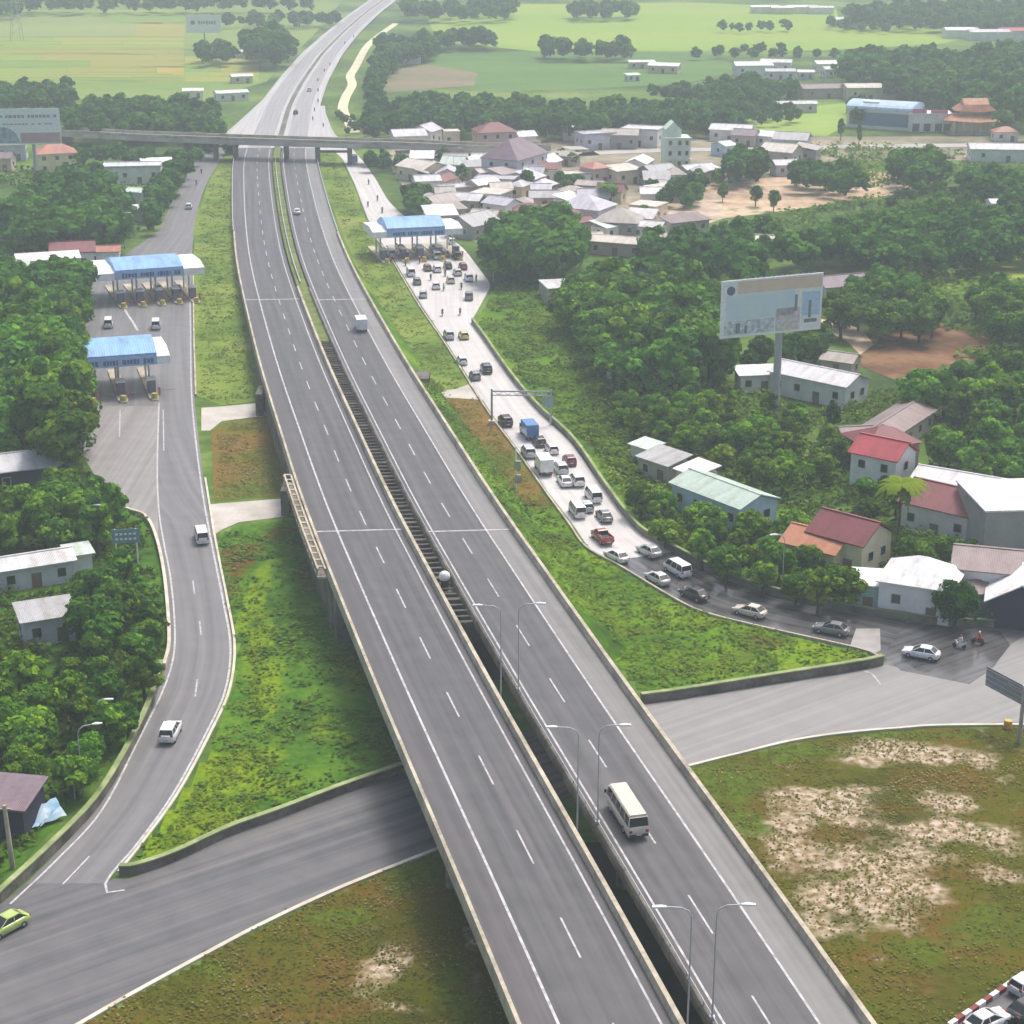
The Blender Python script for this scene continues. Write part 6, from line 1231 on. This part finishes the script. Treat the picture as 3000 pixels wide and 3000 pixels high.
WOODS = [([(1065,462),(1185,464),(1185,484),(1080,484)],4,6,4.5),([(1290,458),(1400,462),(1400,472),(1290,470)],4,6,4.5),([(1560,455),(1700,450),(1700,466),(1570,470)],3.5,5,5),([(2030,520),(2110,515),(2110,530),(2040,540)],4,6,4.5),([(1620,520),(1700,525),(1690,545),(1620,545)],4,6,4.2),([(-80,262),(200,255),(225,300),(-80,310)],9,11,6.2),([(185,320),(430,300),(630,318),(640,385),(420,385),(210,378)],8,11,6),([(1085,310),(1300,290),(1600,312),(2000,320),(2180,280),(2195,320),(2150,362),(1900,362),(1700,380),(1500,366),(1300,366),(1085,378)],8,11,6),
 ([(1080,280),(1100,180),(1160,130),(1260,120),(1280,150),(1180,165),(1110,230),(1100,290)],8,11,8),([(2480,190),(2600,165),(2850,180),(3080,140),(3080,380),(2940,345),(2760,300),(2620,245),(2500,228)],11,16,8),
 ([(2480,28),(3100,5),(3100,85),(2790,72),(2480,52)],10,14,10),([(1190,16),(1500,8),(1500,34),(1350,42),(1200,36)],10,14,10),([(1100,128),(1250,112),(1275,150),(1180,158),(1110,160)],9,12,8),([(1282,108),(1428,98),(1432,118),(1292,124)],9,12,7),([(1598,134),(1848,132),(1848,148),(1604,150)],9,12,6.5),
 ([(1670,22),(1858,18),(1858,32),(1672,36)],10,13,8),([(565,150),(620,140),(684,148),(686,162),(580,164)],8,12,7),([(742,110),(800,105),(845,122),(838,152),(745,154)],13,18,8),([(545,56),(800,50),(1000,52),(980,62),(800,64),(560,62)],7,10,9),([(-80,2),(900,4),(900,10),(100,14),(-80,40)],11,15,11),
 ([(1900,262),(2180,245),(2290,255),(2270,290),(2100,300)],7,9,7),([(2060,252),(2200,230),(2340,262),(2320,290),(2200,306)],7,9,7),([(640,400),(690,440),(655,445),(560,420),(560,405)],5,7,6),([(2030,145),(2250,140),(2560,152),(2560,160),(2040,160)],5,7,9),([(2100,75),(2330,72),(2330,80),(2100,82)],5,8,9),([(2430,60),(2620,60),(2600,80),(2440,78)],6,9,9),([(990,330),(1080,360),(1080,385),(1010,380)],3,5,5),([(2200,330),(2330,320),(2340,345),(2210,350)],5,7,6),([(2480,330),(2500,300),(2530,300),(2510,350)],6,8,5),([(2560,560),(2800,540),(2900,560),(2900,590),(2600,600)],3,5,6),([(1500,610),(1400,600),(1420,585)],4,5,5),([(2640,1130),(2700,1140),(2690,1180)],4,6,4.4)]
fv, ft = [], []
def add_far(x, y, h, col):
    v, t = FARV[rng.integers(6)]; s = h / 8; a = rng.uniform(0, 6.28); ca, sa = math.cos(a), math.sin(a); wf = rng.uniform(.95, 1.35)
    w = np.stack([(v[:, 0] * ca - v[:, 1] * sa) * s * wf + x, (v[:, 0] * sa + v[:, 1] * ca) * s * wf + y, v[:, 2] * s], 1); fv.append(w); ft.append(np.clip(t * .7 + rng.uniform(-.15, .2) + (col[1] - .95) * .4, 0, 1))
for c in rest: add_far(c[1], c[2], c[3], c[4])
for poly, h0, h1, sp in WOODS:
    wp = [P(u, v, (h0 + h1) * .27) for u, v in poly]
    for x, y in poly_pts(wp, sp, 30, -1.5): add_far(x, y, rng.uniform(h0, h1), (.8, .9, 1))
print('trees', len(cand), 'far crowns', len(fv))
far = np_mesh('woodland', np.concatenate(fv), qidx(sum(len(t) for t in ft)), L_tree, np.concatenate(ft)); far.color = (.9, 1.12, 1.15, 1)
tag(far, kind='stuff')
# coconut palm
def palm(u, v, h, label, col, sz=1.0):
    p = P(u, v, h); e = empty('palm_tree', (p.x, p.y, 0)); tag(e, label, 'palm tree'); mb = MB(); mb.tube([(0, 0, -.1), (.15, 0, h * .4), (.1, .1, h * .75), (0, 0, h)], .2, 8); mb.build('trunk', M_bark, e)
    vs, t = [], []
    for k in range(26):
        a = k * 2.4; up = rng.uniform(.1, .9); L = rng.uniform(3.0, 3.9) * sz; d = np.array([math.cos(a), math.sin(a), 0]); sd_ = np.array([-d[1], d[0], 0]); prev = np.array([0, 0, h]); 
        for j in range(1, 8):
            f = j / 7; q = np.array([0, 0, h]) + d * L * (f - .25 * f * f * (1 - up)) + np.array([0, 0, 1]) * L * (up * f - (.55 + .5 * up) * f * f)
            w = .85 * math.sin(math.pi * min(1, f * .85 + .12)); dr = np.array([0, 0, -.35 * w])
            vs += [prev, q, q + sd_ * w + dr, prev + sd_ * w + dr, prev, q, q - sd_ * w + dr, prev - sd_ * w + dr]; t += [.4 + .5 * up, .4 + .5 * up]; prev = q
    o = np_mesh('fronds', np.array(vs), qidx(len(t)), L_tree, np.array(t), e); o.color = col
palm(2640, 1420, 8.5, 'coconut palm with drooping yellow green fronds beside the red roofed house', (1.5, 1.15, .7, 1), 1.35)
palm(1780, 545, 6, 'dark palm among the town houses', (.8, .9, .9, 1))

# ------------------------------------------------------------------ undergrowth and grass (nobody could count these)
from mathutils import noise
def tufts(name, polys, dens, k, size, h, m, col, spread=.5, clump=0.0, cs=.15, tb=0.0, up=1.0, pad=.3, asp=.8, edge_=1.0):
    V_, T_ = [], []
    for poly in polys:
        xs = [p[0] for p in poly]; ys = [p[1] for p in poly]; A = (max(xs) - min(xs)) * (max(ys) - min(ys)); n = int(A * dens)
        X = rng.uniform(min(xs), max(xs), n); Y = rng.uniform(min(ys), max(ys), n); ok = inside(poly, X, Y) & inside(poly, X + edge_, Y) & inside(poly, X - edge_, Y) & inside(poly, X, Y + edge_) & inside(poly, X, Y - edge_); X, Y = X[ok], Y[ok]
        nz = np.array([noise.noise((x * cs, y * cs, 3.3)) for x, y in zip(X, Y)]); ok = nz > clump - .35 + rng.normal(size=len(X)) * .12
        ok &= np.array([free(x, y, pad) for x, y in zip(X, Y)], bool) if len(X) else ok
        X, Y, nz = X[ok], Y[ok], nz[ok]
        if not len(X): continue
        Z = np.array([gz(x, y) for x, y in zip(X, Y)]); n = len(X); hh = h * rng.uniform(.6, 1.4, n) * (1 + .9 * nz)
        c = np.repeat(np.stack([X, Y, Z], 1), k, 0) + np.concatenate([rng.normal(size=(n * k, 2)) * spread, (rng.random((n * k, 1)) * .8 + .1) * np.repeat(hh, k)[:, None]], 1)
        nr = unit(rng.normal(size=(n * k, 3)) + np.array([0, 0, up * 2])); V_.append(quads_at(c, nr, rng.uniform(.6, 1.4, n * k) * size, asp))
        T_.append(np.clip(np.repeat(rng.random(n) * .5 + nz * .5 + .25 + tb, k) + rng.normal(size=n * k) * .1, 0, 1))
    o = np_mesh(name, np.concatenate(V_), qidx(sum(len(t) for t in T_)), m, np.concatenate(T_)); o.color = col; tag(o, kind='stuff'); return o
def px(*pts): return [P(u, v, 0) for u, v in pts]
tufts('undergrowth', [VERGE['middle_right']], .8, 7, .34, .4, L_low, (.72, .74, .8, 1), .55, .02, .13, up=2.4)
slope_ = [hx(y, 13.4) for y in np.arange(204, 330, 6)] + [hx(y, 13.4) + Vector((1.3 * zh(y), 0, 0)) for y in np.arange(328, 203, -6)]
tufts('undergrowth', [slope_], 1.2, 7, .36, .4, L_low, (.66, .7, .8, 1), .55, -.2, .13, up=2, edge_=.4)
tufts('undergrowth', [VERGE['right_of_ramp']], .7, 9, .45, .8, L_low, (.86, .9, .9, 1), .6, -.05, .1, up=1.4)
tufts('undergrowth', [VERGE['middle_left']], .6, 7, .36, .45, L_low, (.62, .72, .8, 1), .55, .12, .13, up=2.2)
tufts('grass', [px((400,2520),(430,2480),(530,2340),(614,2215),(660,2140),(800,2190),(860,2260),(780,2380),(673,2430),(518,2500)), px((725,1690),(770,1720),(810,2000),(825,2110),(740,2110),(700,2050),(715,1900))], 1.3, 6, .28, .28, L_low, (.78, .74, .5, 1), .5, -.1, .2, .15, up=2.6)
tufts('undergrowth', [VERGE['left_of_ramp']], .7, 10, .5, 1.2, L_low, (.5, .56, .6, 1), .6, -.1, .1)
tufts('undergrowth', [px((1650,900),(1800,1060),(1950,1100),(2480,1150),(2700,1140),(2740,1400),(2480,1420),(2300,1510),(2450,1640),(2560,1760),(2500,1760),(2300,1720),(2050,1620),(1850,1480),(1700,1280)), px((2560,1640),(2640,1560),(2900,1600),(3050,1560),(3050,1820),(2800,1820),(2580,1790))], .45, 11, .55, 1.3, L_low, (.62, .7, .66, 1), .7, -.15, .07)
tufts('undergrowth', [px((2250,1480),(2480,1390),(2720,1390),(2760,1560),(2980,1590),(2960,1640),(2850,1700),(2560,1660),(2400,1640)), px((2640,1300),(2740,1200),(3060,1330),(3060,1400),(2860,1380),(2700,1400))], .5, 11, .5, 1.5, L_low, (.55, .66, .66, 1), .7, -.25, .1, pad=.1)
tufts('grass', [VERGE['small_left'], VERGE['small_right']], 1.2, 6, .26, .22, L_dry, (1.05, 1.05, .9, 1), .5, -.1, .15, up=2.5)
tufts('grass', [VERGE['upper_left'], VERGE['upper_right']], .5, 6, .34, .22, L_low, (.75, .7, .95, 1), .6, -.05, .08, up=2.5)
tufts('grass', [VERGE['bottom_left']], 2.0, 5, .2, .18, L_dry, (.74, .8, .5, 1), .45, -.15, .22, up=2.5)
tufts('grass', [VERGE['bottom_right']], 1.4, 5, .2, .18, L_dry, (.85, .9, .55, 1), .45, .06, .16, up=3)
tufts('undergrowth', [px((2250,430),(3050,440),(3050,640),(2300,680),(2000,760),(2050,700),(2300,620),(2720,560),(2400,540)), px((2560,760),(3060,830),(3060,1100),(2700,1100),(2900,1000),(2560,930))], .09, 9, .9, 1.6, L_low, (.85, .95, .95, 1), 1.1, -.1, .03)
tufts('undergrowth', [px((-60,480),(420,520),(460,600),(370,720),(300,780),(180,1000),(-60,1000)), px((-60,1330),(200,1300),(300,1440),(-60,1500))], .12, 9, .8, 1.6, L_low, (.6, .78, .85, 1), 1.0, -.1, .04)
# ------------------------------------------------------------------ the air
mb = MB(); mb.box((0, 2300, 46.5), (6100, 6100, 95)); hz = mb.build('haze', []); tag(hz, kind='stuff')
hm = bpy.data.materials.new('haze'); hm.use_nodes = True; n = hm.node_tree.nodes; n.remove(n['Principled BSDF'])
pv = n.new('ShaderNodeVolumePrincipled'); pv.inputs['Color'].default_value = (.66, .74, .82, 1); pv.inputs['Density'].default_value = HAZE; pv.inputs['Anisotropy'].default_value = 0.1
hm.node_tree.links.new(pv.outputs[0], n['Material Output'].inputs['Volume']); hz.data.materials.append(hm)
